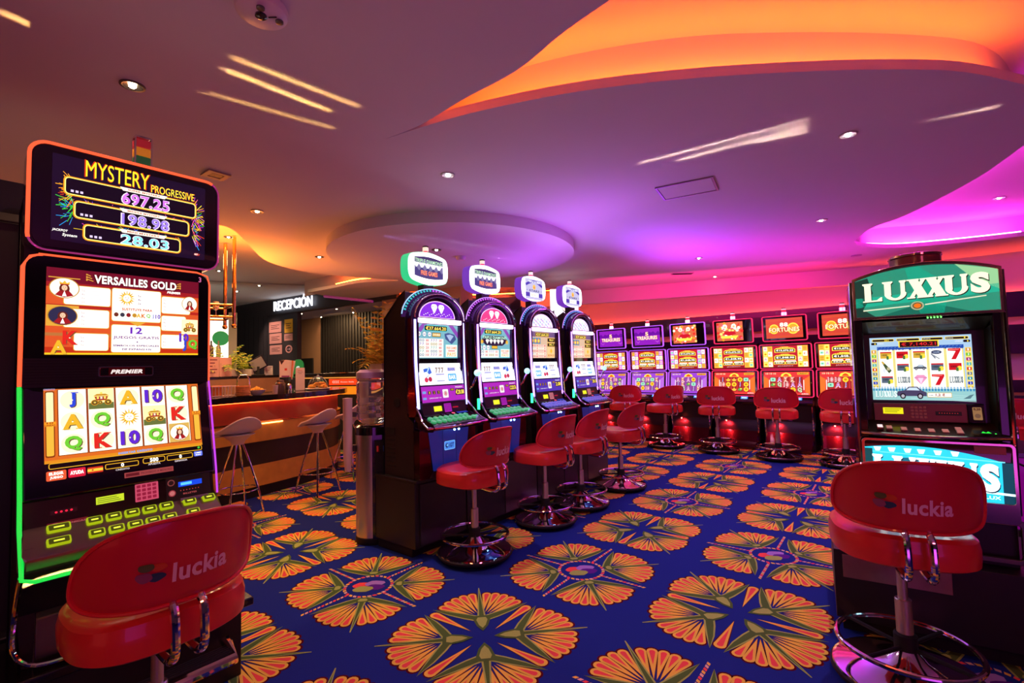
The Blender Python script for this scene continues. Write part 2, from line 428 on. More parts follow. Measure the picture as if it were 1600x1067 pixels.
def strip(name, path, z, r, col, s, label):
    mb = MB(); m_ = M('led_' + name + label[:3], (.1,.1,.1), .5, em=col, es=s)
    mb.tube([(p[0], p[1], z) for p in path], r, m_, 6)
    return mb
def off(path, d):
    out = []; N = len(path)
    for i, p in enumerate(path):
        a = path[max(0, i-1)]; b = path[min(N-1, i+1)]; t = Vector((b[0]-a[0], b[1]-a[1], 0)).normalized()
        out.append(Vector((p[0]-t.y*d, p[1]+t.x*d, 0)))
    return out
def led(path, z, col, s, label):
    o = strip('strip', path, z, .008, col, s, label).build('led_strip'); o['label'] = label; o['category'] = 'light strip'; return o
led(off(far1[3:], .05), Z1+.064, (1, .095, .006), 95, 'amber light strip along the lip of the big leaf-shaped ceiling recess')
led(off(far2, -.07), Z1+.066, (1, .03, .80), 200, 'magenta light strip along the lip of the right ceiling recess')
led(off(near2, -.06), Z1+.075, (1, .006, .85), 90, 'magenta light strip on the near lip of the right ceiling recess')
led(off(near3[:16], .05), Z1+.07, (1, .16, .01), 90, 'amber light strip on the near lip of the orange ceiling recess by the jackpot display')
led(off(far3[:-3], -.06), Z1+.075, (1, .20, .02), 90, 'amber light strip in the ceiling recess above the reception sign')
led([Vector((ov_c.x+(ovx+.04)*math.cos(a*PI/20), ov_c.y+.1+.66*math.sin(a*PI/20), 0)) for a in range(0, 41)], Z1+.08, (1, .14, .03), 22, 'amber light strip round the oval ceiling recess')

# bulkhead before the back wall
mb = MB()
n_ = Vector((-bd.y, bd.x, 0))
pp = [(bA.x, bA.y), (bB.x, bB.y), (bB.x+n_.x*.12, bB.y+n_.y*.12), (bA.x+n_.x*.12, bA.y+n_.y*.12)]
mb.prism(pp, 2.455, 2.70, plaster, 'z')
structure(mb.build('trim_5'))

# ---------------- back wall behind the row of video machines
WA, WB = Vector((5.16, 7.3)), Vector((1.72, 9.95)); wd = (WB-WA).normalized(); W0 = WA-wd*4.6; W1 = WB+wd*1.6
wn = Vector((-wd.y, wd.x)); wn = wn if wn.y < 0 else -wn       # towards the room
wall_violet = M('wall_panel_violet', (.030,.008,.050), .35, coat=.3, var=.15, scale=3)
wang = math.atan2(-wd.y, -wd.x); wlen = (W1-W0).length
def wall_obj(name, bands):
    mb = MB(); mb.T = Matrix.Translation((W1.x, W1.y, 0)) @ Matrix.Rotation(wang, 4, 'Z')
    for z0, z1, y0, y1, m_ in bands: mb.box(0, wlen, y0, y1, z0, z1, m_)
    return structure(mb.build(name, smooth=False))
wall_obj('wall_back', [(0, 3.0, .10, .16, plaster), (1.84, 2.17, 0, .035, wall_violet), (1.36, 1.74, 0, .035, wall_violet), (.86, 1.02, 0, .035, wall_violet), (0, .62, 0, .035, wall_violet)])
for zz, s_, rng in ((2.12, 90, ''), (1.79, 9, ''), (1.10, 9, ''), (.70, 7, '')):
    a = W0 + (-wn)*.085; b = W1 + (-wn)*.085
    zpos = {2.12: 2.13, 1.79: 1.70, 1.10: .98, .70: .60}[zz]
    led([(a.x, a.y, 0), (b.x, b.y, 0)], zpos, (1, .065, .02), s_, {2.12: 'red-orange light strip hidden behind the topmost dark wall panel', 1.79: 'orange light strip behind the second dark wall panel', 1.10: 'orange light strip behind the third dark wall panel', .70: 'orange light strip behind the lowest dark wall panel'}[zz])
# side and rear walls of the hall
dark_wall = M('wall_charcoal', (.035,.030,.034), .5, var=.15, scale=2)
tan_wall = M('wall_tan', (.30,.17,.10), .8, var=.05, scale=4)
mb = MB(); mb.box(W0.x, 9.6, W0.y-.1, W0.y, 0, 3, wall_violet); structure(mb.build('wall_right', smooth=False))
mb = MB(); mb.box(-7.2, -7.0, -4, 14, 0, 3, dark_wall); structure(mb.build('wall_left', smooth=False))

# ---------------- reception wall: dark panelling with opening
RA = Vector((-6.6, 11.6)); rdir = Vector((1.5, -.99)).normalized()
rang = math.atan2(rdir.y, rdir.x)
def rpx(x, y=480):
    """distance along the reception wall under photo column x"""
    d = ray(x, y); # RA + rdir*t = d*k
    det = rdir.x*(-d.y) - rdir.y*(-d.x); t = ((-RA.x)*(-d.y) - (-RA.y)*(-d.x))/det
    k = (RA.x + rdir.x*t)/d.x
    return t, CAM_H + d.z*k
RT = Matrix.Translation((RA.x, RA.y, 0)) @ Matrix.Rotation(rang, 4, 'Z')
t0, _ = rpx(380, 467); t1, zb = rpx(417, 493.5); t2, zt = rpx(467, 448); t3, _ = rpx(590, 480)
panel_dark = M('reception_panel', (.045,.043,.050), .45, var=.12, scale=2)
RB = zb
mb = MB(); mb.T = RT
mb.box(-2, t1, 0, .15, 0, 3, panel_dark)
for k in range(5): mb.box(t0+.06+(t1-t0)*k/5, t0+.066+(t1-t0)*k/5, -.003, 0, 0, RB, black_matt)
mb.box(t0, t1, -.003, 0, 1.62, 1.626, black_matt)
mb.box(t1, t3+.5, 0, .15, RB, 3, panel_dark)                       # fascia with the sign
structure(mb.build('wall_back', smooth=False))
# room behind the opening
def rdepth(x, dp):
    d = ray(x, 520); N3 = RT.to_3x3() @ Vector((0,1,0)); P0 = RT @ Vector((0, dp, 0)); k = (P0 - Vector((0,0,CAM_H))).dot(N3)/d.dot(N3); q = RT.inverted() @ (Vector((0,0,CAM_H))+d*k); return q.x
ts_ = rdepth(502, 1.6)
mb = MB(); mb.T = RT
tm, _ = rpx(463, 520); tmn = rdepth(463, .4)
mb.box(t1-.02, tm, .02, .12, 0, RB+.02, panel_dark)                      # short wall with the notices
structure(mb.build('wall_back', smooth=False))
mb = MB(); mb.T = RT
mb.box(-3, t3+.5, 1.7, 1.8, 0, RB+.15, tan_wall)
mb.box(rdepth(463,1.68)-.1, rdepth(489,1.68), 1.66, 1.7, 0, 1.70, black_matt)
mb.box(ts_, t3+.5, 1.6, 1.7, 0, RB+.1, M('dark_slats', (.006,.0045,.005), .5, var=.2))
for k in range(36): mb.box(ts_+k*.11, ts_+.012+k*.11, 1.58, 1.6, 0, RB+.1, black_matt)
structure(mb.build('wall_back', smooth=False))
mb = MB(); mb.T = RT; mb.box(-3, t3+.5, .15, 1.75, RB+.12, RB+.16, plaster); structure(mb.build('ceiling', smooth=False))
# tan pillar right of the opening
tp, _ = rpx(592, 520)
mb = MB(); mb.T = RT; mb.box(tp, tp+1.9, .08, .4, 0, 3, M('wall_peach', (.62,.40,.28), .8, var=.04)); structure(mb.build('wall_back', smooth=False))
# far white ceiling and the wall behind the bar
mb = MB()
za = atz(325, 432, Z2); zb_ = atz(470, 446, Z2)
structure(mb.add([(za.x-2.2, za.y-.5, 2.99), (zb_.x+.2, zb_.y, 2.99), (zb_.x+.4, zb_.y+3, 2.99), (za.x-2.4, za.y+4, 2.99)], [(0,1,2,3)], M('ceiling_white', (.86,.84,.80), .8, var=.02)).build('ceiling', smooth=False))
# ================================================================== STOOLS
def make_stool(name, label, group):
    t = thing(name, label, 'stool', group=group)
    mb = MB()
    mb.lathe([(.05,.028),(.262,.028),(.268,.036),(.268,.048),(.258,.056),(.05,.058)], black_matt, 48)
    for k in range(5):
        a = 2*PI*k/5+.3; mb.tube([(.225*math.cos(a)-.012*math.sin(a), .225*math.sin(a)+.012*math.cos(a), .016), (.225*math.cos(a)+.012*math.sin(a), .225*math.sin(a)-.012*math.cos(a), .016)], .016, black_matt, 10)
    mb.build('base_skirt', t)
    mb = MB(); mb.lathe([(.262,.050),(.258,.060),(.245,.064),(.19,.072),(.12,.092),(.07,.12),(.040,.155),(.036,.16)], chrome, 56); mb.build('base_dish', t, label='polished chrome dish')
    mb = MB(); mb.lathe([(.040,.125),(.040,.215),(.033,.222),(.030,.222)], black_matt, 24)
    for k in range(4):
        a = PI/4+PI/2*k; mb.tube([(.03*math.cos(a), .03*math.sin(a), .165), (.235*math.cos(a), .235*math.sin(a), .172)], .0085, black_matt, 8)
    mb.build('footrest_hub', t)
    mb = MB(); R = .238; mb.tube([(R*math.cos(2*PI*i/56), R*math.sin(2*PI*i/56), .172) for i in range(56)], .0105, chrome, 10, closed=True); mb.build('foot_ring', t)
    mb = MB(); mb.lathe([(.029,.20),(.029,.36),(.026,.364),(.018,.364),(.018,.555)], steel, 24)
    mb.build('column', t)
    mb = MB(); mb.box(-.09,.09,-.10,.10,.542,.564, black_matt); mb.tube([(.09,.0,.548),(.155,.0,.53),(.17,0,.529)], .006, chrome, 8); mb.build('seat_plate', t)
    # seat cushion
    def seat(u, v):
        a = 2*PI*u; c, s_ = math.cos(a), math.sin(a)
        ex = .72; x = .24*math.copysign(abs(c)**ex, c); y = .235*math.copysign(abs(s_)**ex, s_)
        prof = [(.0,.560),(.55,.560),(.93,.562),(.99,.572),(1.0,.60),(1.0,.635),(.975,.662),(.90,.676),(.6,.680),(0,.678)]
        k = v*(len(prof)-1); i = min(int(k), len(prof)-2); f = k-i; r = prof[i][0]*(1-f)+prof[i+1][0]*f; z = prof[i][1]*(1-f)+prof[i+1][1]*f
        return (x*r, y*r+.01, z + (.012*(y/.235)**2*r if z > .66 else 0))
    mb = MB(); mb.grid(seat, 48, 19, red_vinyl, True); mb.build('seat', t)
    # backrest: curved pad
    Rb = .272; yc = Rb-.245
    def outline(u):
        a = 2*PI*u; c, s_ = math.cos(a), math.sin(a)
        x = .305*math.copysign(abs(c)**(.80 if s_ > 0 else .55), c)
        z = (.190*abs(s_)**.92) if s_ > 0 else -(.085*abs(s_)**.7)
        if s_ > 0: x *= 1-.03*s_
        return x, z
    def onback(x, z, d):      # d outward (to the rear) from the pad's rear face
        th = x/Rb; r = Rb + d; zz = z + .800
        tilt = (z+.1)*.16
        return (r*math.sin(th), yc - r*math.cos(th) - tilt, zz)
    def pad(u, v):
        x, z = outline(u)
        prof = [(0,-.066),(.6,-.066),(.88,-.060),(.97,-.048),(.995,-.030),(1.0,-.016),(.985,-.004)]
        k = v*(len(prof)-1); i = min(int(k), len(prof)-2); f = k-i
        r = prof[i][0]*(1-f)+prof[i+1][0]*f; d = prof[i][1]*(1-f)+prof[i+1][1]*f
        return onback(x*r, z*r, d)
    mb = MB(); mb.grid(pad, 56, 13, red_vinyl, True); mb.build('backrest', t)
    def shell(u, v):
        x, z = outline(u); r = .985*(1-v)
        return onback(x*r, z*r, -.004 + .006*min(1, v*6))
    mb = MB(); mb.grid(shell, 56, 10, red_shell, True); mb.build('back_shell', t, label='smooth dark red rear shell')
    mb = MB(); mb.tube([onback(outline(i/72)[0]*1.0, outline(i/72)[1]*1.0, -.002) for i in range(72)], .0065, red_piping, 7, closed=True); mb.build('piping', t)
    # logo
    ink = M('logo_ink_pink', (1.0,.66,.68), .45)
    mb = MB(); V, F, _ = text_mesh('luckia', .03, 0, 3)
    # subdivide horizontally is not needed, glyphs are small
    mb.add([onback(-.045+.155*u, -.012+.062*v, .0042) for u, v in V], F, ink)
    mb.build('lettering', t, smooth=False, label='pale luckia lettering')
    mb = MB()
    for (x, z, rx, rz, c, k) in ((-.108,.040,.022,.012,(92,110,50),3),(-.080,.036,.020,.013,(214,80,30),1),(-.112,.010,.021,.016,(150,80,110),2),(-.085,.006,.022,.014,(40,80,100),0)):
        mb.add([onback(x+rx*math.cos(a*PI/8)*(1+.15*math.cos(2*a*PI/8+k)), z+.012+rz*math.sin(a*PI/8)*(1+.12*math.sin(3*a*PI/8)), .0040+.0007*k) for a in range(16)], [tuple(range(16))], M('logo_%d' % k, lin(c), .5))
    mb.build('emblem', t, smooth=False, label='four overlapping petals in green, orange, plum and slate')
    # chrome brackets
    for sx in (-.038, .038):
        b0 = onback(sx, -.078, -.020)
        pts = smooth_path([b0, (sx, b0[1]-.034, .690), (sx, b0[1]-.044, .62), (sx, b0[1]-.042, .57), (sx, b0[1]-.012, .537), (sx, b0[1]+.05, .532), (sx, -.05, .548)], 4)
        mb = MB(); mb.tube(pts, .0125, chrome, 10); mb.build('bracket', t)
    return t

def stool_pose(px, dx, dy):
    return px, math.atan2(-dx, dy)
def stool_at(p, face):
    """location on the floor and rotation that turns the seat's front (+y) to direction face"""
    return (p[0], p[1], 0), math.atan2(-face[0], face[1])
rowA = math.radians(51.5); nA = Vector((math.sin(rowA), -math.cos(rowA)))
rowB = math.radians(-41); nB = Vector((math.sin(rowB), -math.cos(rowB)))
G = 'red swivel stools with curved backs'
stool = make_stool('swivel_stool', 'red swivel stool at the left, its luckia back overlapping the buttons of the tall machine', G)
loc, r = stool_at((-1.195, 1.635), (-.80, .60)); stool.location = loc; stool.rotation_euler.z = r
def put_stool(p, face, label): loc, r = stool_at(p, face); return dup(stool, loc, r, label)
put_stool((1.595, 2.045), (.42, .90), 'red swivel stool in front of the green-signed cabinet, large luckia back at the right').scale = (1, 1, .97)
stool.scale = (1, 1, .94)
sA = [((-.30,3.51), 'red swivel stool at the nearest arched machine, first of the four along the black plinth', -.78), ((.255,4.22), 'red swivel stool at the second arched machine, behind the nearest of the row', -.75),
      ((.63,4.68), 'red swivel stool at the third arched machine, second from the far end of the plinth', -.80), ((1.155,5.31), 'red swivel stool at the farthest arched machine, by the end of the plinth', -.76)]
for p, lb, fx in sA: put_stool(p, (fx, .62), lb)
sB = [((1.93,8.36), 'red swivel stool half hidden behind the farthest stool of the arched row', (.1,1)), ((2.44,7.80), 'red swivel stool turned slightly left before the purple-lit machines, with open carpet before it', (-.25,1)),
      ((3.05,7.26), 'red swivel stool before the violet-framed fiery machine, its back square to the view', (.42,.9)), ((3.60,6.62), 'red swivel stool at the first red-framed machines, third clear one along the back row', (.5,.87)), ((4.15,6.08), 'red swivel stool partly hidden by the left edge of the green-signed cabinet', (.52,.85))]
for p, lb, fc in sB: put_stool(p, fc, lb).scale = (1.08, 1.08, 1)
put_stool((4.9, 4.75), (.55,.83), 'red swivel stool seen partly past the right side of the green-signed cabinet')

# ================================================================== ARCHED MACHINES ON THE PLINTH
plinth_root = (-.70, 3.445)
def local(root, ang, s, d): a = ang; return (root[0] + math.cos(a)*s + math.sin(a)*d, root[1] + math.sin(a)*s - math.cos(a)*d)
pl = thing('plinth', 'long black plinth under the four arched machines', 'plinth', (*plinth_root, 0), rowA)
mb = MB(); mb.box(0, 2.90, .02, .48, .07, .535, black_satin); mb.box(.02, 2.88, .08, .48, 0, .07, black_matt); mb.build('body', pl, bevel=.004)
mb = MB(); mb.box(-.004, 2.904, -.002, .484, .535, .552, black_satin); mb.build('top_board', pl, bevel=.003)
for k in range(6):
    mb = MB(); mb.box(.04+k*.478, .04+k*.478+.465, .008, .02, .085, .52, black_satin if k % 3 != 2 else M('plinth_steel_door', (.10,.09,.10), .3, .6, var=.1)); mb.build('door', pl, bevel=.002)

LED_V = M('led_white_violet', (.1,.1,.1), .4, em=(.45,.24,1.0), es=3.2)
LED_T = M('led_teal', (.1,.1,.1), .4, em=(.25,.9,1.0), es=6)
LED_VIO = M('led_violet', (.1,.1,.1), .4, em=(.45,.10,1.0), es=6)
screen_white = M('screen_white', (.1,.1,.1), .2, em=(.92,.93,1.0), es=1.8)
sign_white = M('sign_white', (.1,.1,.1), .3, em=(.95,.88,1.0), es=3.5)
XH = .255
def arch(r, z0, n=20, sx=1.0, sz=1.0): return [(r*sx*math.cos(PI*i/n), z0 + r*sz*math.sin(PI*i/n)) for i in range(n+1)]

def make_arched(idx, label, loc, rot):
    """y=0 is the plinth's front edge plane, x centred, z from floor (root stands on the plinth)"""
    t = thing('slot_machine', label, 'slot machine', (loc[0], loc[1], .552), rot, 'arched slot machines on the plinth')
    B = .552
    def mbz(): m = MB(); m.T = Matrix.Translation((0, 0, -B)); return m
    teal = idx < 2
    # cabinet
    mb = mbz()
    side = [(.40,.552),(.385,1.74),(.20,1.90),(.135,1.93),(.13,1.74),(.125,1.0),(.06,.95),(.05,.552)]
    mb.prism(side, -.285, .285, black_satin, 'x'); 
    mb.build('cabinet', t, bevel=.006)
    mb = mbz()
    mb.T = mb.T @ Matrix.Translation((-.286, .24, 1.10)) @ Matrix.Rotation(-PI/2, 4, 'Y'); mb.lathe([(.038,0),(.036,.004),(.001,.004)], black_matt, 24); mb.build('side_lock_cover', t)
    mb = mbz()
    for k in range(7): mb.box(-.288, -.284, .27, .37, .62+k*.032, .632+k*.032, black_matt)
    mb.box(-.288, -.284, .27, .37, .86, .91, black_matt); mb.build('side_vent', t)
    # door frame with arch
    mb = mbz()
    ot = [(-.285,1.02)] + arch(.285, 1.73, 24, 1, .74)[::-1] + [(.285,1.02)]
    it = [(-.215,1.03)] + arch(.215, 1.735, 24, 1, .76)[::-1] + [(.215,1.03)]
    mb.frame(ot, it, .06, .13, M('door_arch', (.05,.02,.09), .15, .6, coat=.5), 'y')
    mb.build('door_frame', t, bevel=.004)
    mb = mbz()
    mb.prism([(-.22,1.02)]+arch(.22, 1.735, 20, 1, .76)[::-1]+[(.22,1.02)], .10, .115, black_glass); mb.build('door_glass', t)
    # LED tubes
    for sx in (-1, 1):
        mb = mbz(); mb.tube([(sx*XH, .062, 1.715), (sx*XH, .055, 1.40), (sx*(XH-.004), .035, 1.055)], .0105 if sx < 0 else .006, LED_V if not (teal and idx == 0) else M('led_ice', (.1,.1,.1), .4, em=(.40,.40,1), es=3.2), 8); mb.build('light_tube', t)
    mb = mbz(); mb.box(-.225, .225, .05, .085, 1.695, 1.73, M('light_bar_white', (.1,.1,.1), .4, em=(.95,.7,1), es=3.2)); mb.build('light_bar', t, bevel=.005)
    mb = mbz(); mb.tube([(x, .055, z) for x, z in arch(.262, 1.73, 24, 1, .74)], .006, chrome, 8); mb.build('arch_trim', t)
    # arch plaque of lit game name
    purple = E((120, 40, 200) if idx != 1 else (214, 60, 120), 1.4); white = E((255,250,255), 1.6); ink = E((40,30,110), 1.0)
    mb = mbz(); A = Art(mb, (-.2,.092,1.90), (.4,0,0), (0,0,-.16), 400, 160)
    A.poly([(200+190*math.cos(PI-PI*i/20), 158-132*math.sin(PI*i/20)) for i in range(21)], E((240,190,255), 1.6), 1)
    A.poly([(200+180*math.cos(PI-PI*i/20), 154-122*math.sin(PI*i/20)) for i in range(21)], purple if idx < 2 else E((200,200,255),1.7), 2)
    if idx < 2:
        for cx in (165, 240):
            A.poly([(cx-34,70),(cx-18,52),(cx+18,52),(cx+34,70),(cx,128)], white, 3)
            A.line(cx-34,70,cx+34,70,3,ink,4); A.line(cx-14,52,cx,128,2,ink,4); A.line(cx+14,52,cx,128,2,ink,4)
        for k in range(16): A.disc(60+k*19, 140-8*(k % 3), 4, white, 3, n=6)
    else:
        for k in range(40): A.rect(40+(k*37) % 320, 70+(k*23) % 80, 48+(k*37) % 320, 78+(k*23) % 80+6, E(((90,60,230),(220,40,120),(120,200,255))[k % 3], 1.2), 3)
    mb.build('arch_plaque', t, smooth=False)
    # outer clear fan above the arch
    mb = mbz(); n = 26
    rim = E((200,140,250) if idx else (150,200,250), 1.4)
    for i in range(n):
        a0 = PI*(.06+.88*i/n); a1 = PI*(.06+.88*(i+.55)/n)
        c_ = E((50,190,200), 1.1) if (idx == 0 and i > 13) else (E((200,90,240), 1.2) if idx < 2 else E((100,160,250), 1.2))
        mb.add([(r_*math.cos(a), .125, 1.735+.74*r_*math.sin(a)) for r_, a in ((.293,a0),(.314,a0),(.314,a1),(.293,a1))], [(0,1,2,3)], c_)
    mb.tube([(.322*math.cos(PI*(.03+.94*i/30)), .128, 1.735+.74*.322*math.sin(PI*(.03+.94*i/30))) for i in range(31)], .004, rim, 6)
    mb.prism([(.326*math.cos(PI*i/24), 1.735+.74*.326*math.sin(PI*i/24)) for i in range(25)], .13, .138, M('smoked_acrylic', (.05,.02,.10), .1, coat=.5))
    mb.build('lit_fan', t, smooth=False)
    # upper screen
    mb = mbz(); A = Art(mb, (-.222,.088,1.69), (.444,0,0), (0,.008,-.262), 444, 262)
    sky = M('screen_sky', (.1,.1,.1), .2, em=lin((120,190,205)) if idx < 2 else lin((150,120,150)), es=1.0)
    A.rect(0,0,444,262, sky, 0)
    dark = E((20,14,30)); yel = E((255,225,90), 1.5); wht = E((252,252,246), 1.05); red = E((225,20,50), 1.1); tl = E((60,200,200), 1.2); pur = E((100,50,190), 1.1); gold = E((240,180,50),1.2)
    if idx < 2:
        A.poly([(60,0),(110,0),(0,110),(0,60)], E((150,80,190)), 1); A.poly([(334,0),(384,0),(444,60),(444,110)], E((150,80,190)), 1)
        A.box(80,8,320,52,4, dark, tl, 2, 12); A.text('€37.664.20', 96,16,306,44, yel, 5)
        if idx == 0:
            for k in range(3):
                A.disc(30+52*k, 78, 22, E((60,140,170)), 2); A.disc(30+52*k, 78, 18, wht, 3); A.text('BAR', 18+52*k,73,42+52*k,84, pur, 5)
            A.box(160,64,250,96,4, gold, E((80,60,20)), 3); A.text('DOUBLE', 168,71,242,88, wht, 6)
            A.poly([(290,70),(330,60),(400,72),(420,110),(370,150),(300,110)], E((70,90,150)), 2); A.poly([(310,80),(350,72),(392,84),(350,128)], E((180,200,240)), 3)
            x1, y1 = 250, 110
        else:
            A.poly([(40,110),(90,64),(354,64),(404,110),(330,150),(110,150)], E((40,24,60)), 2)
            A.text('TRIPLE DIAMOND', 60,68,384,92, E((190,240,210),1.4), 5)
            for k in range(5):
                cx = 122+50*k; A.poly([(cx-24,106),(cx-14,96),(cx+14,96),(cx+24,106),(cx,138)], wht, 4)
            for sx in (52, 392): A.star(sx, 118, 12, 26, 8, gold, 4)
            for k in range(3): A.disc(30+52*k, 168, 20, wht, 3); A.text('BAR', 18+52*k,163,42+52*k,174, pur, 5)
            A.box(180,150,260,180,4, gold, E((80,60,20)), 3)
            x1, y1 = 250, 190
        A.rect(6,y1,280,256, wht, 2)
        rows = int((254-y1)/28)
        for rr in range(max(rows, 2)):
            yy = y1+6+rr*(248-y1)/max(rows, 2)
            for cc in range(2):
                xx = 14+cc*134; c_ = (E((90,130,170)), E((120,60,200)), E((190,160,50)), E((80,180,170)))[(rr+cc) % 4]
                for q in range(3):
                    if (rr+cc) % 2: A.text('7', xx+q*24,yy,xx+q*24+14,yy+18, c_, 4)
                    else: A.disc(xx+8+q*24, yy+9, 10, c_, 3, n=10); A.disc(xx+8+q*24, yy+9, 6, wht, 4, n=8)
                A.text(('80','30','50','10','20')[(rr*2+cc) % 5], xx+84,yy,xx+112,yy+18, red, 4)
        A.box(300,150 if idx == 0 else 176,436,256,4, wht, tl, 2); A.text('FREE GAMES', 312,170 if idx == 0 else 190,424,190 if idx == 0 else 206, E((240,120,40),1.2), 5)
        A.rect(330,200 if idx==0 else 214,406,206 if idx==0 else 218, red, 5); A.text('PAYS', 322,216 if idx == 0 else 226,414,246, gold, 5)
    else:
        A.rect(0,0,444,262, E((224,190,160), 1.1), 1); A.rect(0,0,444,50, E((120,90,140)), 2)
        A.box(90,6,330,46,4, dark, gold, 3, 8); A.text('€37.664.20', 104,13,316,39, yel, 6)
        A.rect(6,60,180,120, E((70,150,190)), 3)
        for k in range(3): A.disc(38+54*k, 90, 22, E((240,140,50),1.2), 4); A.disc(38+54*k, 90, 12, yel, 5)
        for rr in range(5):
            yy = 126+rr*27; A.rect(6,yy,280,yy+23, E((250,238,220) if rr % 2 else (235,205,190), 1.2), 3)
            for q in range(3): A.text('7' if rr % 2 else 'B', 14+q*30,yy+3,32+q*30,yy+20, E((90,110,170) if rr % 2 else (200,60,70)), 5)
            A.text('100' if rr < 2 else '60', 104,yy+3,138,yy+20, red, 5)
            for q in range(3): A.text('7', 156+q*26,yy+3,170+q*26,yy+20, E((190,50,90)), 5)
            A.text('80' if rr < 3 else '30', 240,yy+3,270,yy+20, red, 5)
        A.box(300,56,438,100,4, dark, gold, 3); A.text('40,0', 330,66,410,90, yel, 6)
        A.box(300,106,438,146,4, dark, gold, 3); A.text('30,1', 330,114,410,138, yel, 6)
        A.rect(300,152,438,256, E((245,200,140),1.2), 3); A.poly([(370,162),(392,190),(370,218),(348,190)], E((240,170,40),1.4), 4); A.text('BONUS', 312,224,426,246, E((200,110,30)), 5)
    mb.build('upper_screen', t, smooth=False)
    # reel screen
    mb = mbz(); A = Art(mb, (-.225,.072,1.388), (.45,0,0), (0,-.028,-.162), 450, 162)
    A.rect(0,0,450,162, screen_white, 0)
    blu = E((60,110,220), 1.1); lb = E((170,205,245), 1.5)
    for q in range(3):
        cx = 85+q*125; cx0 = cx
        A.rect(cx-48, 22, cx+48, 140, E((228,232,255), 1.7), 1)
        for k in range(9): A.disc(cx-56, 24+k*14, 2.5, E((60,70,110)), 2, n=6)
        kind = (q + idx) % 3
        if kind == 0:
            A.poly([(cx-40,44),(cx+26,26),(cx+42,72),(cx+12,84),(cx-6,62),(cx-36,68)], blu, 2); A.text('7', cx-18,32,cx+24,76, lb, 4)
            A.disc(cx-20, 124, 19, E((220,60,90),1.1), 2); A.disc(cx+18, 120, 19, E((200,50,80)), 3); A.line(cx-20,106,cx+10,90,4,E((60,130,90)),3)
        elif kind == 1:
            for k in range(3): A.text('7', cx-46+k*31,34,cx-20+k*31,74, E((185,160,120),1.1), 4, out=E((90,90,140)))
            A.rect(cx-44,80,cx+44,90, E((170,170,225)), 2); A.rect(cx-40,130,cx+40,140, E((190,190,230)), 2)
        else:
            A.rect(cx-44,34,cx+44,62, E((190,175,220),1.1), 2); A.text('BAR', cx-34,38,cx+34,58, blu, 4)
            A.rect(cx-46,82,cx+46,140, E((100,180,230),1.2), 2, 8); A.text('BAR', cx-36,94,cx+36,126, E((255,255,255),1.5), 4)
    for k in range(8):
        a = -1.0+k*.27; A.rect(425+16*math.cos(a)-3, 80+60*math.sin(a), 425+16*math.cos(a)+3, 80+60*math.sin(a)+12, E((40,40,90)), 2)
    mb.build('reel_screen', t, smooth=False)
    # display strip under the reels
    mb = mbz(); A = Art(mb, (-.225,.040,1.215), (.45,0,0), (0,-.018,-.118), 450, 118)
    base = M('strip_magenta', (.1,.1,.1), .3, em=lin((176,24,190)), es=1.0) if idx < 2 else M('strip_indigo', (.1,.1,.1), .3, em=lin((70,50,190)), es=.9)
    A.rect(0,0,450,118, base, 0)
    for k in range(3): A.box(62+k*46,34,92+k*46,60,2, dark, E((120,90,120)), 1); A.text('123'[k], 72+k*46,38,82+k*46,56, gold, 4)
    A.rect(210,28,268,92, wht, 1, 6); A.disc(239,60,20, E((220,180,190)), 2); A.text('A', 230,48,248,72, red, 4)
    A.box(290,24,336,44,2, dark, E((120,90,120)), 1); A.text('100', 298,28,328,40, gold, 4)
    A.text('PAGADO', 350,10,430,22, wht, 2); A.rect(346,30,444,78, dark, 1); A.text(('€28.88','CODIT6','2.08','20.5')[idx], 350,36,440,72, yel, 3)
    A.rect(10,34,44,52, E((120,170,240)), 1); A.rect(10,80,44,96, E((120,170,240)), 1); A.text('JUEGUE LINEA 1-25', 70,84,190,94, wht, 2)
    mb.build('display_strip', t, smooth=False)
    # card and ticket panel
    mb = mbz(); mb.prism([(.034,1.09),(.012,1.00),(.10,1.00),(.10,1.09)], -.225, .225, black_satin, 'x')
    mb.build('card_panel', t, bevel=.003)
    mb = mbz(); A = Art(mb, (-.225,.033,1.088), (.45,0,0), (0,-.021,-.085), 450, 85)
    A.rect(80,14,380,80, E((26,10,34), .6), 1); A.rect(110,24,190,62, E((225,230,30),1.3), 2)
    A.rect(216,10,290,74, E((170,30,180),1.0) if idx < 2 else E((200,120,130)), 2)
    for a_ in range(4):
        for b_ in range(4): A.rect(224+a_*16,17+b_*13,234+a_*16,25+b_*13, E((110,20,120)) if idx < 2 else E((140,70,80)), 3)
    A.rect(304,38,364,48, E((200,20,50), .8), 2)
    mb.build('keypad_display', t, smooth=False, label='yellow display, keypad and card slot')
    # console
    mb = mbz()
    prof = [(.06,1.005),(-.035,.985),(-.135,.945),(-.145,.925),(-.13,.905),(-.05,.90),(.06,.92)]
    mb.prism(prof, -.265, .265, M('console_dark', (.03,.012,.03), .2, .5, coat=.5), 'x'); mb.build('console', t, bevel=.006)
    for sx in (-1, 1):
        mb = mbz(); mb.tube(smooth_path([(sx*.275,.06,1.10),(sx*.28,.0,1.03),(sx*.295,-.06,.965),(sx*.31,-.13,.93)], 4), .008, chrome, 8); mb.build('console_rail', t)
    mb = mbz(); mb.tube([(-.31,-.13,.93),(-.1,-.15,.925),(.1,-.15,.925),(.31,-.13,.93)], .009, chrome, 8); mb.build('armrest_trim', t)
    mb = mbz(); A = Art(mb, (-.24,.022,1.008), (.48,0,0), (0,-.04,-.012), 480, 45)
    A.rect(10,8,160,40, E((10,8,16)), 1); A.disc(195,24,18, chrome, 1); A.disc(195,24,11, E((30,20,40)), 2); A.rect(230,8,270,40, E((14,10,20)), 1)
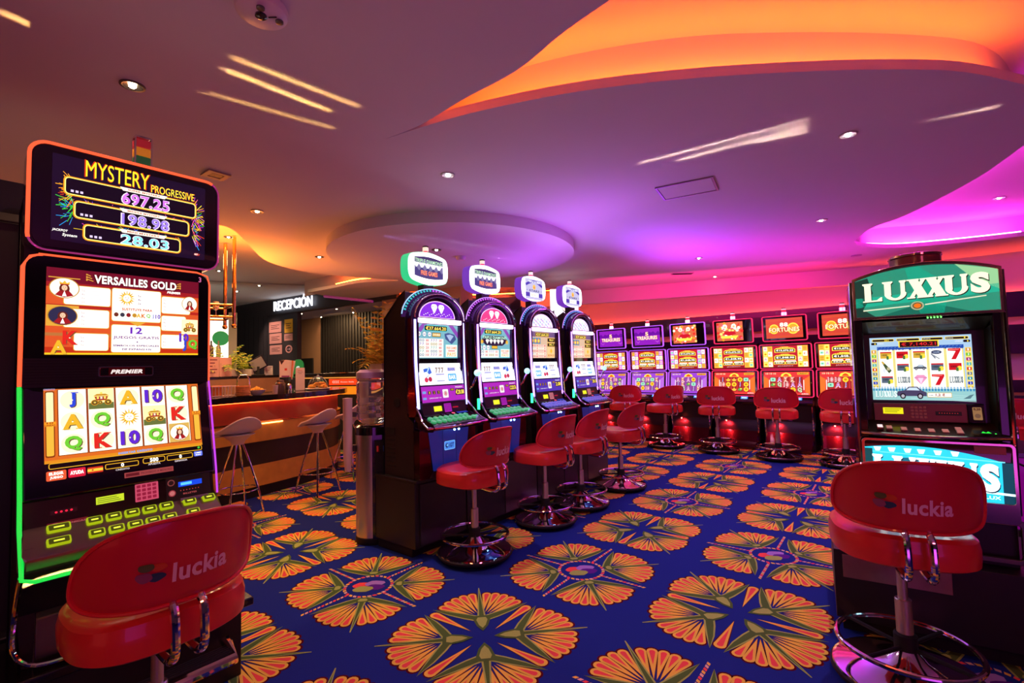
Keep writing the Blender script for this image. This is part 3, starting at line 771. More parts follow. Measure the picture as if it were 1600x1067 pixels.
    A.disc(305,24,20, chrome, 1); A.disc(305,24,14, E((255,80,110),1.6), 2); A.rect(345,8,460,36, E((20,60,190), .9), 1)
    mb.build('coin_inlets', t, smooth=False)
    gl = M('button_green_glow', (.08,.3,.16), .3, coat=.5, em=lin((70,225,140)), es=.4) if idx < 2 else M('button_blue_glow', (.12,.14,.4), .3, coat=.5, em=lin((120,120,245)), es=.5)
    proto = None
    for rr in range(2):
        for k in range(9 if rr else 8):
            x = -.215+k*.052+rr*-.008; y = -.048-rr*.043; z = .985+(y+.035)*.40
            if proto is None:
                m2 = MB(); m2.lathe([(.022,0),(.022,.008),(.017,.014),(.001,.016)], gl, 14)
                proto = m2.build('button', t)
                b = proto
            else: b = proto.copy(); COL.objects.link(b)
            b.location = (x, y, z-B); b.rotation_euler = (math.radians(22), 0, 0)
    # belly door and lower trims
    mb = mbz(); belly = M('belly_blue', (.02,.03,.12), .3, coat=.4, em=(.01,.03,.35), es=.35)
    mb.prism([(-.21,.90),(.21,.90),(.165,.60),(-.165,.60)], -.02, .055, belly); 
    for x in (-.07, .07): mb.box(x-.001, x+.001, -.022, -.02, .605, .895, black_matt)
    mb.build('belly_door', t, bevel=.004)
    mb = mbz(); A = Art(mb, (-.055,-.021,.80), (.11,0,0), (0,0,-.065), 110, 65)
    if idx == 0:
        A.rect(0,0,110,65, E((120,190,250),1.3), 0, 8); A.rect(4,4,106,61, E((70,130,225),1.1), 1, 6); A.disc(26,32,17, E((20,40,110)), 2); A.disc(30,30,9, E((110,180,240),1.1), 3); A.text('IGT', 48,16,98,48, E((20,40,110)), 4, bold=.04, shear=.2)
        mb.build('maker_badge', t, smooth=False, label='small blue IGT badge')
    for x in (.0, .045):
        m2 = mbz(); m2.ball((x,-.075,.888), .008, M('blue_led', (.1,.1,.1), .3, em=(.15,.4,1), es=30), 10); m2.build('blue_lamp', t)
    for sx in (-1, 1):
        mb = mbz(); mb.prism([(sx*.285,.90),(sx*.215,.90),(sx*.17,.60),(sx*.20,.56),(sx*.285,.56)][::sx], -.015, .05, M('side_cheek', (.10,.03,.05), .12, .9), 'y'); mb.build('leg_cheek', t, bevel=.006)
    mb = mbz(); mb.box(-.285,.285,-.012,.05,.552,.60, gunmetal); mb.build('foot_plate', t, bevel=.004)
    for sx in (-1, 1):
        mb = mbz(); mb.prism([(.10,1.72),(.075,1.72),(.045,1.30),(.02,1.02),(.04,1.0),(.10,1.0)], sx*.279, sx*.289, M('flank_red', (.20,.01,.02), .12, .7, coat=.4) if idx == 0 else chrome, 'x'); mb.build('flank_trim', t)
    if idx:
        mb = mbz(); mb.box(-.292,-.288,.02,.045,1.0,1.09, M('side_lamp_green', (.1,.1,.1), .3, em=(.02,1,.25), es=4)); mb.build('side_lamp', t)
    # lever
    mb = mbz(); mb.tube([(.295,.06,1.16),(.305,.02,1.20),(.315,-.01,1.26),(.32,-.02,1.285)], [.012,.010,.009,.008], chrome, 8); lv = mb.build('lever', t)
    mb = mbz(); mb.ball((.322,-.022,1.305), .028, M('knob_glow', (.6,.8,.8), .2, coat=1, em=(.35,.9,.95), es=1.3), 16); mb.build('knob', lv)
    # top sign
    mb = mbz(); mb.box(-.05,.05,.19,.26,1.90,2.06, black_satin); mb.build('sign_neck', t)
    bp_ = smooth_path([(-.20,-.075,0),(-.15,-.108,0),(0,-.128,0),(.15,-.108,0),(.20,-.075,0),(.212,0,0),(.20,.075,0),(.15,.105,0),(0,.125,0),(-.15,.105,0),(-.20,.075,0),(-.212,0,0)], 3, True)
    def bulge(s_): return [(p[0]*s_, 2.146+p[1]*1.05*s_) for p in bp_]
    edge = M('sign_edge_green', (.1,.1,.1), .4, em=(.02,.65,.25), es=1.0) if idx == 0 else M('sign_edge_violet', (.1,.1,.1), .4, em=(.20,.04,.6), es=.8)
    mb = mbz(); mb.prism(bulge(1), .19, .27, edge); tsn = mb.build('top_sign', t, bevel=.006)
    mb = mbz(); mb.prism(bulge(.965), .182, .19, sign_white); mb.build('sign_face', tsn, bevel=.002)
    mb = mbz(); A = Art(mb, (-.15,.1815,2.243), (.30,0,0), (0,0,-.195), 280, 175)
    if idx < 2:
        A.rect(0,18,280,150, E((130,125,170)), 1); A.poly([(0,18)]+[(280*i/10, 18-14*math.sin(PI*i/10)) for i in range(1,10)]+[(280,18),(280,30),(0,30)], E((70,60,110)), 2)
        A.text('TRIPLE DIAMOND', 4,26,276,54, E((190,235,190),1.3), 5, out=E((40,50,90)))
        A.poly([(0,62)]+[(14+28*i, 62 if i % 2 else 96) for i in range(10)]+[(280,62),(280,56),(0,56)], E((255,255,255),2.2), 3)
        A.poly([(0,150),(0,104)]+[(14+28*i, 112 if i % 2 else 84) for i in range(10)]+[(280,104),(280,150)], E((70,66,130)), 4)
        A.text('FREE GAMES', 60,108,220,140, E((255,150,110),1.4), 7, out=E((210,60,50)))
        A.poly([(0,150),(280,150)]+[(280-280*i/10, 150+14*math.sin(PI*i/10)) for i in range(1,10)], E((80,70,120)), 3)
    else:
        A.poly([(0,50)]+[(280*i/12, 50-40*math.sin(PI*i/12)) for i in range(1,12)]+[(280,50),(268,70)]+[(268-256*i/12, 70-36*math.sin(PI*i/12)) for i in range(1,12)]+[(12,70)], E((60,60,180)), 1)
        A.rect(0,0,280,190, E((205,205,240),1.0), 0); A.text('TRIPLE DOUBLE', 50,18,230,36, E((250,252,255),1.6), 5)
        A.disc(140,74,24, E((245,195,70),1.2), 2); A.disc(140,78,10, E((235,120,50),1.1), 3)
        for k in range(7): A.disc(26+38*k, 112-2*abs(3-k), 5, E((60,60,150)), 3, n=6)
        A.text('STARS', 60,98,220,118, E((40,40,110)), 4); A.rect(0,128,280,166, E((70,66,180)), 2); A.rect(70,128,210,166, E((255,245,235),1.8), 3); A.text('BONUS', 90,136,190,158, E((190,90,60)), 5)
    mb.build('sign_artwork', tsn, smooth=False)
    # candle lamp
    mb = mbz(); mb.lathe([(.020,2.262),(.020,2.292)], M('lamp_red', (.6,.02,.05), .3, em=(1,.03,.12), es=1.2), 20, (0,.22)); mb.lathe([(.023,2.292),(.023,2.322)], M('lamp_cream', (.8,.7,.6), .3, em=(1,.75,.55), es=1.0 if idx == 0 else .35), 20, (0,.22)); mb.lathe([(.024,2.322),(.024,2.332),(.010,2.336)], black_matt, 20, (0,.22)); mb.build('candle_lamp', t)
    return t
cs = (.31, .99, 1.74, 2.50)
lbl = ['arched slot machine nearest the view, green-edged sign and red-trimmed flank, beside the water cooler', 'second arched slot machine from the view, violet-edged zigzag sign, pink half-round panel',
       'third arched slot machine along the plinth, violet half-wheel sign and orange pay table', 'farthest arched slot machine, at the end of the plinth next to the back row']
for i, s_ in enumerate(cs): make_arched(i, lbl[i], local(plinth_root, rowA, s_, 0), rowA)
# ================================================================== BACK ROW OF VIDEO MACHINES
Bo = Vector((2.401, 7.876)) - nB*.6
rowB_group = 'twin screen machines along the back wall'
def draw_symbol(A, ch, cx, cy, h, k=3):
    cols = {'J': (60,90,220), 'A': (190,60,190), 'Q': (90,190,70), 'K': (225,110,40), '10': (220,60,90)}
    if ch in cols: A.texth(ch, cx, cy-h/2, cy+h/2, E(cols[ch], 1.1), k+1, out=E((255,245,235),1.6), outw=.05)
    elif ch == 'coin': A.disc(cx, cy, h*.55, E((250,200,40),1.5), k, n=12); A.disc(cx, cy, h*.3, E((220,140,20),1.1), k+1, n=8)
    elif ch == 'jade': A.rect(cx-h*.55,cy-h*.45,cx+h*.55,cy+h*.45, E((150,225,190),1.3), k, h*.2); A.disc(cx, cy, h*.2, E((80,170,140)), k+1, n=8)
    elif ch == 'boat': A.poly([(cx-h*.6,cy),(cx-h*.3,cy+h*.4),(cx+h*.3,cy+h*.4),(cx+h*.6,cy),(cx+h*.2,cy-h*.1),(cx,cy-h*.45),(cx-h*.2,cy-h*.1)], E((240,190,60),1.3), k)
    elif ch == 'bird': A.poly([(cx-h*.6,cy+h*.2),(cx-h*.1,cy-h*.4),(cx+h*.6,cy-h*.2),(cx+h*.2,cy+h*.4)], E((90,180,80),1.1), k); A.disc(cx+h*.2,cy-h*.1,h*.18,E((250,220,90),1.3),k+1,n=8)
def make_twin(idx, label, loc, rot):
    t = thing('video_slot_machine', label, 'slot machine', (loc[0], loc[1], 0), rot, rowB_group)
    vio = idx < 3
    em = E((176,84,245), 1.7) if vio else E((245,40,90), 1.7)
    def ring(name, x0, x1, T, h, th=.009):
        mb = MB(); mb.T = T
        mb.frame(rrect(x0, x1, 0, h, .03), rrect(x0+th, x1-th, th, h-th, .02), -.012, .03, em, 'y'); return mb.build(name, t, smooth=False)
    # body
    mb = MB(); mb.prism([(.02,0),(.02,.30),(.10,.42),(.05,.66),(.02,.78),(.04,1.2),(.08,1.60),(.20,1.62),(.36,1.5),(.38,0)], -.33, .33, black_satin, 'x'); mb.build('cabinet', t, bevel=.006)
    mb = MB(); mb.prism([(.02,.80),(-.13,.75),(-.15,.72),(-.13,.69),(.05,.66)], -.335, .335, M('deck_gloss', (.02,.015,.02), .15, .3, coat=.6), 'x'); mb.build('button_deck', t, bevel=.006)
    for k in range(7):
        m2 = MB(); m2.box(-.018,.018,-.014,.014,0,.008, M('button_pale', (.5,.4,.42), .3, em=(.8,.35,.5), es=.5)); b = m2.build('button', t, smooth=False); b.location = (-.24+k*.08, -.055-.02*(k % 2), .781-.007*(k % 2)); b.rotation_euler.x = .32
    for sx in (-1, 1):
        mb = MB(); mb.tube([(sx*.31,.0,.66),(sx*.315,-.02,.45),(sx*.31,.03,.10),(sx*.31,.08,.04)], .012, chrome, 8); mb.build('chrome_leg', t)
    mb = MB(); mb.prism([(.02,.26),(-.12,.10),(-.21,.05),(-.21,.0),(.02,0)], -.30, .30, M('footwell_red', (.06,.004,.008), .22, .3, coat=.8), 'x'); mb.build('footwell', t, bevel=.004)
    for sx in (-.16,):
        mb = MB(); mb.ball((sx, .015, .40), .010, M('red_led', (.1,.1,.1), .3, em=(1,.05,.03), es=40), 10); mb.build('red_lamp', t)
    sp = spot('foot_spot', (0,0,0), (1, .02, .03), 18, 120, .8, .02); sp.parent = t; sp.location = (-.16, -.01, .42); sp.rotation_euler = (.45, 0, 0)
    # lower screen leaning out at the foot
    lean = .16
    TL = Matrix.Translation((0, -.055, .80)) @ Matrix.Rotation(-math.atan2(lean*.35, .40), 4, 'X')
    mb = MB(); mb.T = TL; mb.box(-.34,.34,-.003,.04,0,.405, black_glass); mb.build('lower_screen_housing', t, bevel=.01)
    ring('lower_light_frame', -.35, .35, TL, .405)
    TU = Matrix.Translation((0, -.01, 1.215)) @ Matrix.Rotation(.03, 4, 'X')
    mb = MB(); mb.T = TU; mb.box(-.34,.34,-.003,.05,0,.375, black_glass); mb.build('upper_screen_housing', t, bevel=.01)
    ring('upper_light_frame', -.35, .35, TU, .375)
    TT = Matrix.Translation((.0, .02, 1.635)) @ Matrix.Rotation(.05, 4, 'X')
    mb = MB(); mb.T = TT; mb.box(-.29,.29,0,.05,.01,.375, black_glass); mb.box(-.06,.06,.03,.08,-.04,.02, black_matt); mb.build('topper_housing', t, bevel=.012)
    ring('topper_light_frame', -.30, .30, TT, .385)
    red = E((215,20,40), 1.1); yel = E((255,215,70), 1.5); gold = E((240,170,40), 1.2); wht = E((255,250,235), 1.6); dark = E((40,10,16)); pur = E((110,30,190), 1.1); org = E((235,80,20), 1.15)
    # topper art
    mb = MB(); mb.T = TT; A = Art(mb, (-.245,-.001,.345), (.49,0,0), (0,0,-.30), 490, 300)
    if idx < 2:
        A.rect(0,0,490,300, M('topper_purple', (.1,.1,.1), .3, em=lin((140,20,200)), es=1.0), 0)
        for k in range(6): A.poly([(82*k,80+20*(k % 2)),(82*k+40,60),(82*k+82,80+20*((k+1) % 2)),(82*k+82,130),(82*k,130)], E((110,10,170)), 1)
        A.text('5', 215,70,275,132, E((255,220,170),1.5), 4, bold=.03, out=E((200,20,90))); A.text('TREASURES', 50,140,440,205, E((255,225,190),1.6), 6, bold=.03, out=E((200,20,90)))
        for c in (60, 430): A.line(c-30,225,c+10,262,5,E((230,120,240),1.2),2); A.line(c+10,262,c+40,230,5,E((230,120,240),1.2),2)
    elif idx < 4:
        A.rect(0,0,400,300, M('topper_fire', (.1,.1,.1), .3, em=lin((225,110,50)), es=1.0), 0)
        R_ = random.Random(idx)
        for k in range(60): A.disc(R_.uniform(10,390), R_.uniform(10,290), R_.uniform(8,26), E(((255,220,120),(255,245,220),(225,40,30),(250,150,40),(240,90,120))[k % 5], 1.4), 1+k % 4, n=8)
        for c, hh in ((130,70),(265,66)): A.disc(c, hh, 36, wht, 6, n=12); A.disc(c, hh+8, 20, E((250,190,140),1.3), 7, n=10)
        A.poly([(130,150),(270,150),(300,190),(200,220),(100,190)], red, 6); A.poly([(60,220),(330,220),(300,260),(90,260)], yel, 6)
    else:
        A.rect(0,0,490,300, M('topper_ember', (.1,.1,.1), .3, em=lin((222,70,24)), es=1.0), 0)
        for k in range(5): A.line(0, 40+60*k, 490, 10+66*k, 9, E((240,110,50)), 1)
        for c, rr in ((110,66),(365,76)): A.disc(c,160,rr, yel, 2, n=24, ry=rr*1.1); A.disc(c,160,rr*.8, gold, 3, n=24, ry=rr*.88)
        A.text('88', 190,66,300,130, E((255,240,220),1.6), 6, bold=.04, out=E((190,20,20))); A.text('FORTUNES', 40,140,450,206, E((255,225,170),1.6), 7, bold=.03, out=E((190,20,20)))
    mb.build('topper_screen', t, smooth=False)
    # upper art: jackpots
    mb = MB(); mb.T = TU; A = Art(mb, (-.305,-.006,.350), (.61,0,0), (0,0,-.325), 610, 355)
    A.rect(0,0,610,355, M('jackpot_red', (.1,.1,.1), .3, em=lin((205,24,30)), es=1.0), 0)
    side = ((120,30,190),(240,190,60)) if vio else ((250,200,50),(255,240,150))
    for sx in (8, 470):
        A.rect(sx,6,sx+132,348, E(side[0] if idx != 3 else (240,180,40), 1.1), 1)
        for rr in range(4):
            for cc in range(2):
                R_ = (rr*2+cc+idx) % 4
                A.rect(sx+6+cc*64, 12+rr*85, sx+62+cc*64, 88+rr*85, E(((255,235,190),(250,200,70),(235,150,230) if vio else (250,235,120),(255,250,235))[R_], 1.4), 2)
                if R_ != 1: draw_symbol(A, ('Q','coin','jade','K','A','boat')[(rr*3+cc*2+idx) % 6], sx+34+cc*64, 50+rr*85, 40, 3)
                else:
                    for q in range(4): A.rect(sx+10+cc*64, 20+rr*85+q*16, sx+56+cc*64, 28+rr*85+q*16, E((190,90,30)), 3)
    def plaque(y0, y1, x0, x1, txt, cap, s_):
        A.poly([(x0+20,y0+10),((x0+x1)/2-40,y0-14),((x0+x1)/2+40,y0-14),(x1-20,y0+10),(x1,y0+26),(x1,y1),(x0,y1),(x0,y0+26)], yel, 2)
        A.rect(x0+12,y0+22,x1-12,y1-8, dark, 3, 8); A.text(txt, x0+24,y0+30,x1-24,y1-16, wht, 5, bold=.04); A.text(cap, x0+50,y0-6,x1-50,y0+14, red if s_ else org, 5)
    plaque(34, 112, 166, 444, '€13,676.20', 'GRAND', 1); plaque(150, 232, 160, 450, '€1,048.90', 'MAJOR', 0)
    for c, tx in ((226,'€40,57'),(382,'€31,12')):
        A.poly([(c-70,262),(c+70,262),(c+60,244),(c-60,244)], wht, 2); A.rect(c-76,262,c+76,306, yel, 3, 8); A.rect(c-66,268,c+66,300, dark, 4, 6); A.text(tx, c-54,273,c+54,295, wht, 6, bold=.04)
    A.rect(150,320,460,346, E((150,30,30)), 2); A.text('JACKPOT', 200,324,410,342, E((240,220,210)), 4)
    mb.build('upper_screen', t, smooth=False)
    # lower art: five reels
    mb = MB(); mb.T = TL; A = Art(mb, (-.305,-.006,.375), (.61,0,0), (0,0,-.345), 610, 345)
    bgm = M('reels_purple', (.1,.1,.1), .3, em=lin((140,60,205)), es=1.25) if vio else M('reels_red', (.1,.1,.1), .3, em=lin((220,50,30)), es=1.25)
    A.rect(0,0,610,345, bgm, 0)
    A.poly([(0,60),(70,110),(60,300),(0,330)], E((190,110,230) if vio else (250,120,40), 1.1), 1); A.poly([(610,60),(540,110),(550,300),(610,330)], E((190,110,230) if vio else (250,120,40), 1.1), 1)
    for k in range(3): A.text('10', 30+52*k,14,66+52*k,40, E((255,230,180),1.3), 3)
    A.rect(450,10,596,44, gold, 2, 6); A.text('CREDIT', 466,18,580,38, E((120,60,20)), 4)
    A.poly([(230,70),(250,30),(305,10),(360,30),(380,70)], yel, 2); A.poly([(262,66),(280,38),(305,26),(330,38),(348,66)], org, 3)
    R_ = random.Random(40+idx); syms = ['J','A','Q','K','10','coin','jade','boat','bird','coin']
    for c in range(5):
        A.rect(88+c*88,78,168+c*88,308, E((176,40,36) if not vio else (150,70,150), 1.0), 2)
        for r_ in range(3): draw_symbol(A, R_.choice(syms), 128+c*88, 116+r_*76, 64, 3)
    for x in (76, 528): A.rect(x,120,x+8,270, wht, 4, 3)
    A.text('APUESTA 1,00', 20,318,150,336, yel, 3); A.text('JUEGA', 500,318,590,336, wht, 3)
    mb.build('reel_screen', t, smooth=False)
    # display strip under the screen
    mb = MB(); A = Art(mb, (-.28,-.082,.80),(.56,0,0),(0,-.03,-.045), 560, 60)
    mb.box(-.34,.34,-.075,.0,.77,.80, black_gloss)
    A.rect(120,8,175,50, E((190,220,40),1.1), 1); A.rect(190,4,262,56, E((190,110,120)), 1)
    for a_ in range(4):
        for b_ in range(3): A.rect(198+a_*16,10+b_*15,208+a_*16,20+b_*15, E((120,60,70)), 2)
    A.rect(280,10,370,46, E((24,14,18)), 1); A.rect(385,6,485,52, E((70,150,255),1.5), 1, 4); A.rect(400,22,470,36, E((200,235,255),2), 2)
    mb.build('ticket_strip', t, smooth=False)
    # candle lamp
    z0 = 2.02
    mb = MB(); mb.lathe([(.036,z0),(.036,z0+.05)], M('lamp_pink' if not vio else 'lamp_white', (.8,.6,.7), .3, em=(1,.30,.7) if not vio else (.75,.8,1), es=3), 20, (0,.05))
    for k in range(5): mb.tube([(.037*math.cos(k*1.256), .05+.037*math.sin(k*1.256), z0), (.037*math.cos(k*1.256), .05+.037*math.sin(k*1.256), z0+.05)], .003, white_plastic, 6)
    mb.lathe([(.031,z0+.05),(.031,z0+.085)], M('lamp_crimson', (.4,.01,.03), .3, em=(1,.05,.1), es=.5), 20, (0,.05)); mb.lathe([(.033,z0+.085),(.033,z0+.105)], M('lamp_cap_cream', (.8,.7,.65), .3, em=(1,.8,.8), es=.5), 20, (0,.05)); mb.lathe([(.034,z0+.105),(.030,z0+.118),(.01,z0+.12)], black_matt, 20, (0,.05)); mb.build('candle_lamp', t)
    return t
tw = ['leftmost back row machine with a purple 5 TREASURES sign, partly behind the farthest arched machine', 'back row machine with the fully visible purple 5 TREASURES sign, second from the left',
      'violet-framed back row machine with a fiery figure scene on its sign, third from the left', 'red-framed back row machine with a fiery figure scene on its sign',
      'red-framed back row machine with a fully visible 88 FORTUNES sign', 'red-framed back row machine, its 88 FORTUNES sign cut by the green-signed cabinet']
fB = lambda s_, d=0: (Bo.x + math.cos(rowB)*s_ + nB.x*d, Bo.y + math.sin(rowB)*s_ + nB.y*d)
for i in range(6): make_twin(i, tw[i], fB(-1.215+.733*i), rowB)

# ================================================================== TALL MACHINE AT THE LEFT
rowL = math.radians(51); Lo = (-1.71, 1.75)
def playing(A, ch, cx, cy, h, k=3):
    c = {'J': (40,70,215), 'A': (238,180,40), 'Q': (110,205,50), 'K': (225,40,30), '10': (95,40,205)}[ch]
    A.texth(ch, cx+h*.05, cy-h/2+h*.05, cy+h/2+h*.05, E((120,90,60), .8), k, bold=.05)
    A.texth(ch, cx, cy-h/2, cy+h/2, E(c, 1.15), k+1, bold=.045)
    if ch in 'JAQK' :   # slab serifs
        sw = h*.2
        pts = {'J': [(.12,-.5)], 'A': [(-.34,.5),(.34,.5)], 'Q': [], 'K': [(-.26,-.5),(-.26,.5),(.27,-.5),(.30,.5)]}[ch]
        for px_, py_ in pts: A.rect(cx+px_*h-sw, cy+py_*h-h*.03, cx+px_*h+sw, cy+py_*h+h*.03, E(c, 1.15), k+1)
    A.disc(cx-h*.02, cy+h*.02, h*.05, E((250,240,200), 1.3), k+2, n=8)
def sunburst(A, cx, cy, r, k=3):
    A.star(cx, cy, r*.45, r, 16, E((215,140,20),1.1), k); A.star(cx, cy, r*.4, r*.8, 12, E((250,195,60),1.3), k+1); A.disc(cx, cy, r*.42, E((255,245,225),1.5), k+2)
    for sx in (-1,1): A.disc(cx+sx*r*.15, cy-r*.08, r*.05, E((120,70,40)), k+3, n=6)
    A.rect(cx-r*.12, cy+r*.15, cx+r*.12, cy+r*.2, E((200,60,50)), k+3)
def coach(A, cx, cy, w, k=3):
    h = w*.75; g = E((205,140,30),1.1); g2 = E((250,210,90),1.3); r = E((170,20,50)); d = E((70,40,20))
    A.poly([(cx-w*.36,cy-h*.22),(cx-w*.2,cy-h*.36),(cx+w*.2,cy-h*.36),(cx+w*.36,cy-h*.22)], g, k); A.rect(cx-w*.05,cy-h*.5,cx+w*.05,cy-h*.34, g2, k+1)
    A.poly([(cx-w*.34,cy-h*.2),(cx+w*.34,cy-h*.2),(cx+w*.26,cy+h*.18),(cx-w*.26,cy+h*.18)], g2, k); A.poly([(cx-w*.3,cy-h*.16),(cx+w*.3,cy-h*.16),(cx+w*.23,cy+h*.14),(cx-w*.23,cy+h*.14)], r, k+1)
    for q in (-.16, 0, .16): A.rect(cx+q*w-w*.05,cy-h*.14,cx+q*w+w*.05,cy+h*.04, g2 if q else E((235,225,190),1.2), k+2)
    for q, rr in ((-.3,.17),(.3,.17),(-.06,.11)):
        A.disc(cx+q*w, cy+h*.3, rr*w, g, k+2, n=14); A.disc(cx+q*w, cy+h*.3, rr*w*.76, d, k+3, n=12); A.star(cx+q*w, cy+h*.3, rr*w*.15, rr*w*.74, 8, g2, k+4)
def bust(A, cx, cy, rx, ry, k=2, king=True, bg=(250,244,225)):
    A.disc(cx, cy, rx, E((200,140,40),1.1), k, ry=ry, n=24); A.disc(cx, cy, rx*.93, E(bg,1.3), k+1, ry=ry*.93, n=24)
    A.disc(cx, cy+ry*.05, rx*.34, E((110,40,25)), k+2, ry=ry*.48); A.poly([(cx-rx*.6,cy+ry*.7),(cx-rx*.3,cy+ry*.25),(cx+rx*.3,cy+ry*.25),(cx+rx*.6,cy+ry*.7),(cx,cy+ry*.9)], E((175,30,35)), k+2)
    A.poly([(cx-rx*.15,cy+ry*.8),(cx,cy+ry*.25),(cx+rx*.15,cy+ry*.8)], E((250,245,240),1.4), k+3); A.disc(cx, cy-ry*.02, rx*.19, E((240,195,160),1.2), k+4, ry=ry*.27)
    for sx in (-1,1): A.disc(cx+sx*rx*.07, cy-ry*.06, rx*.025, E((60,30,20)), k+5, n=6)
    A.rect(cx-rx*.05, cy+ry*.1, cx+rx*.05, cy+ry*.13, E((190,50,50)), k+5)
    if king:
        A.poly([(cx-rx*.3,cy-ry*.32),(cx-rx*.34,cy-ry*.62),(cx-rx*.14,cy-ry*.48),(cx,cy-ry*.72),(cx+rx*.14,cy-ry*.48),(cx+rx*.34,cy-ry*.62),(cx+rx*.3,cy-ry*.32)], E((240,180,50),1.2), k+4)
        A.rect(cx-rx*.3,cy-ry*.38,cx+rx*.3,cy-ry*.3, E((190,30,40)), k+5)
def make_tall(label, loc, rot, grp=None):
    t = thing('video_slot_machine', label, 'slot machine', (loc[0], loc[1], 0), rot)
    t['group'] = 'tall twin screen machines standing back to back'
    x0, x1 = -.055, .530; xc = (x0+x1)/2
    LR = M('edge_light_amber', (.1,.1,.1), .4, em=(1,.10,.03), es=1.4); LG = M('edge_light_green', (.1,.1,.1), .4, em=(.0,.72,.06), es=1.1); LP = M('edge_light_purple', (.1,.1,.1), .4, em=(.55,.05,.8), es=1.2)
    # body
    mb = MB(); mb.prism([(.24,.33),(.24,2.0),(.16,2.06),(.06,2.0),(.03,1.30),(-.06,.98),(-.04,.84),(-.17,.78),(-.17,.70),(.0,.52),(.0,.33)][::-1], x0+.01, x1-.01, black_satin, 'x'); mb.build('cabinet', t, bevel=.008)
    mb = MB(); mb.box(x0-.03, x1+.13, -.06, .30, 0, .30, black_satin); mb.box(x0-.05, x1+.17, -.09, .31, .30, .335, black_gloss); mb.build('stand', t, bevel=.006)
    mb = MB(); mb.tube([(x0+.05,-.10,.20),(x0+.05,-.20,.16),(x1+.05,-.20,.16),(x1+.05,-.10,.20)], .022, chrome, 10)
    for k in range(5): mb.tube([(x0+.06,-.19+k*.016,.187),(x1+.04,-.19+k*.016,.187)], .004, black_matt, 6)
    mb.build('footrest', t)
    mb = MB(); mb.prism([(.0,.52),(-.02,.50),(-.02,.36),(.0,.335)], x0+.05, x1-.05, gunmetal, 'x'); mb.build('belly_door', t, bevel=.004)
    mb = MB(); mb.tube(smooth_path([(x0-.004,-.17,.70),(x0-.004,-.05,.55),(x0-.004,-.03,.42),(x0+.05,-.06,.36),(x0+.2,-.06,.35)],4), .008, chrome, 8); mb.build('belly_trim', t)
    # upper glass and lower glass
    mb = MB(); mb.prism(rrect(x0, x1, 1.30, 1.795, .045, 5), -.012, .05, black_glass); mb.build('upper_bezel', t, bevel=.004)
    TLo = Matrix.Translation((0, .0, 1.33)) @ Matrix.Rotation(-math.atan2(.10, .40), 4, 'X')     # hinge at the top, foot leans out
    mb = MB(); mb.T = TLo; mb.box(x0, x1, -.004, .05, -.412, 0, black_glass); mb.build('lower_bezel', t, bevel=.006)
    mb = MB(); mb.box(x0, x1, -.014, .05, 1.315, 1.42, black_satin)
    for k in range(9): mb.box(x0+.005, x1-.005, -.0165, -.014, 1.325+k*.0105, 1.330+k*.0105, black_matt)
    mb.build('grille', t)
    mb = MB(); mb.prism(rrect(xc-.088, xc+.088, 1.347, 1.388, .008), -.026, -.014, chrome); mb.prism(rrect(xc-.084, xc+.084, 1.351, 1.384, .006), -.0275, -.026, M('badge_red', (.25,.02,.02), .25, .4, coat=.5))
    for sx in (-1,1): mb.box(xc+sx*.07-.012, xc+sx*.07+.012, -.031, -.0275, 1.353, 1.382, black_gloss)
    A = Art(mb, (xc-.055,-.0276,1.376), (.11,0,0), (0,0,-.018), 110, 18); A.res = 3; A.text('PREMIER', 4,1,106,17, E((255,240,235),1.0), 1, bold=.05, shear=.25)
    mb.build('badge', t, smooth=False, label='small chrome-framed PREMIER badge')
    # edge lights
    def edge(name, pts, r, mat): mb = MB(); mb.tube(pts, r, mat, 8); return mb.build(name, t)
    xl, xr = x0-.006, x1+.006
    edge('edge_light', [(xl+.05,-.006,1.80),(xl+.02,-.006,1.79),(xl,-.006,1.75),(xl,-.006,1.32)], .006, LR)
    edge('edge_light', [(xl,-.006,1.318),(xl,-.05,1.15),(xl,-.10,.94),(xl,-.115,.84),(xl,-.185,.735),(xl,-.200,.700),(xl+.03,-.205,.688),(x1-.03,-.205,.688)], .0065, LG)
    edge('edge_light', [(xl+.04,-.006,1.802),(xr-.05,-.006,1.802),(xr-.01,-.006,1.79),(xr,-.006,1.75),(xr,-.006,1.32)], .004, LR)
    edge('edge_light', [(xr,-.006,1.318),(xr,-.05,1.15),(xr,-.10,.94),(xr,-.115,.84)], .004, LP)
    # ---------- upper screen
    mb = MB(); A = Art(mb, (.0,-.013,1.757), (.49,0,0), (0,0,-.323), 955, 548); A.res = 3
    cream = E((255,248,226), 1.6); gold = E((232,170,60),1.1); mar = E((120,16,40)); rd = E((205,40,35),1.1); pr = E((110,50,150)); wh = E((255,250,240),1.7); dk = E((60,20,30)); lil = E((200,170,190),1.1)
    A.rect(0,0,955,548, M('paytable_amber', (.1,.1,.1), .3, em=lin((222,84,28)), es=1.1), 0)
    A.rect(0,0,955,90, mar, 1); A.rect(0,90,955,120, E((170,30,36)), 1); A.rect(0,500,955,536, E((200,50,20),1.1), 1); A.rect(0,536,955,548, E((250,190,30),1.3), 2); A.rect(0,230,955,250, E((190,40,30)), 1); A.rect(0,410,955,430, E((200,120,60)), 1)
    A.text('VERSAILLES GOLD', 262,22,790,78, wh, 4, bold=.03, out=E((90,20,20)))
    for sx, q in ((215,1),(822,-1)):
        for k in range(3): A.line(sx, 22+k*16, sx+q*(26+k*8), 34+k*16, 5, gold, 3); A.disc(sx+q*4, 26+k*18, 5, gold, 3, n=8)
    A.text('PREMIER', 725,88,820,104, wh, 4, bold=.03, shear=.2)
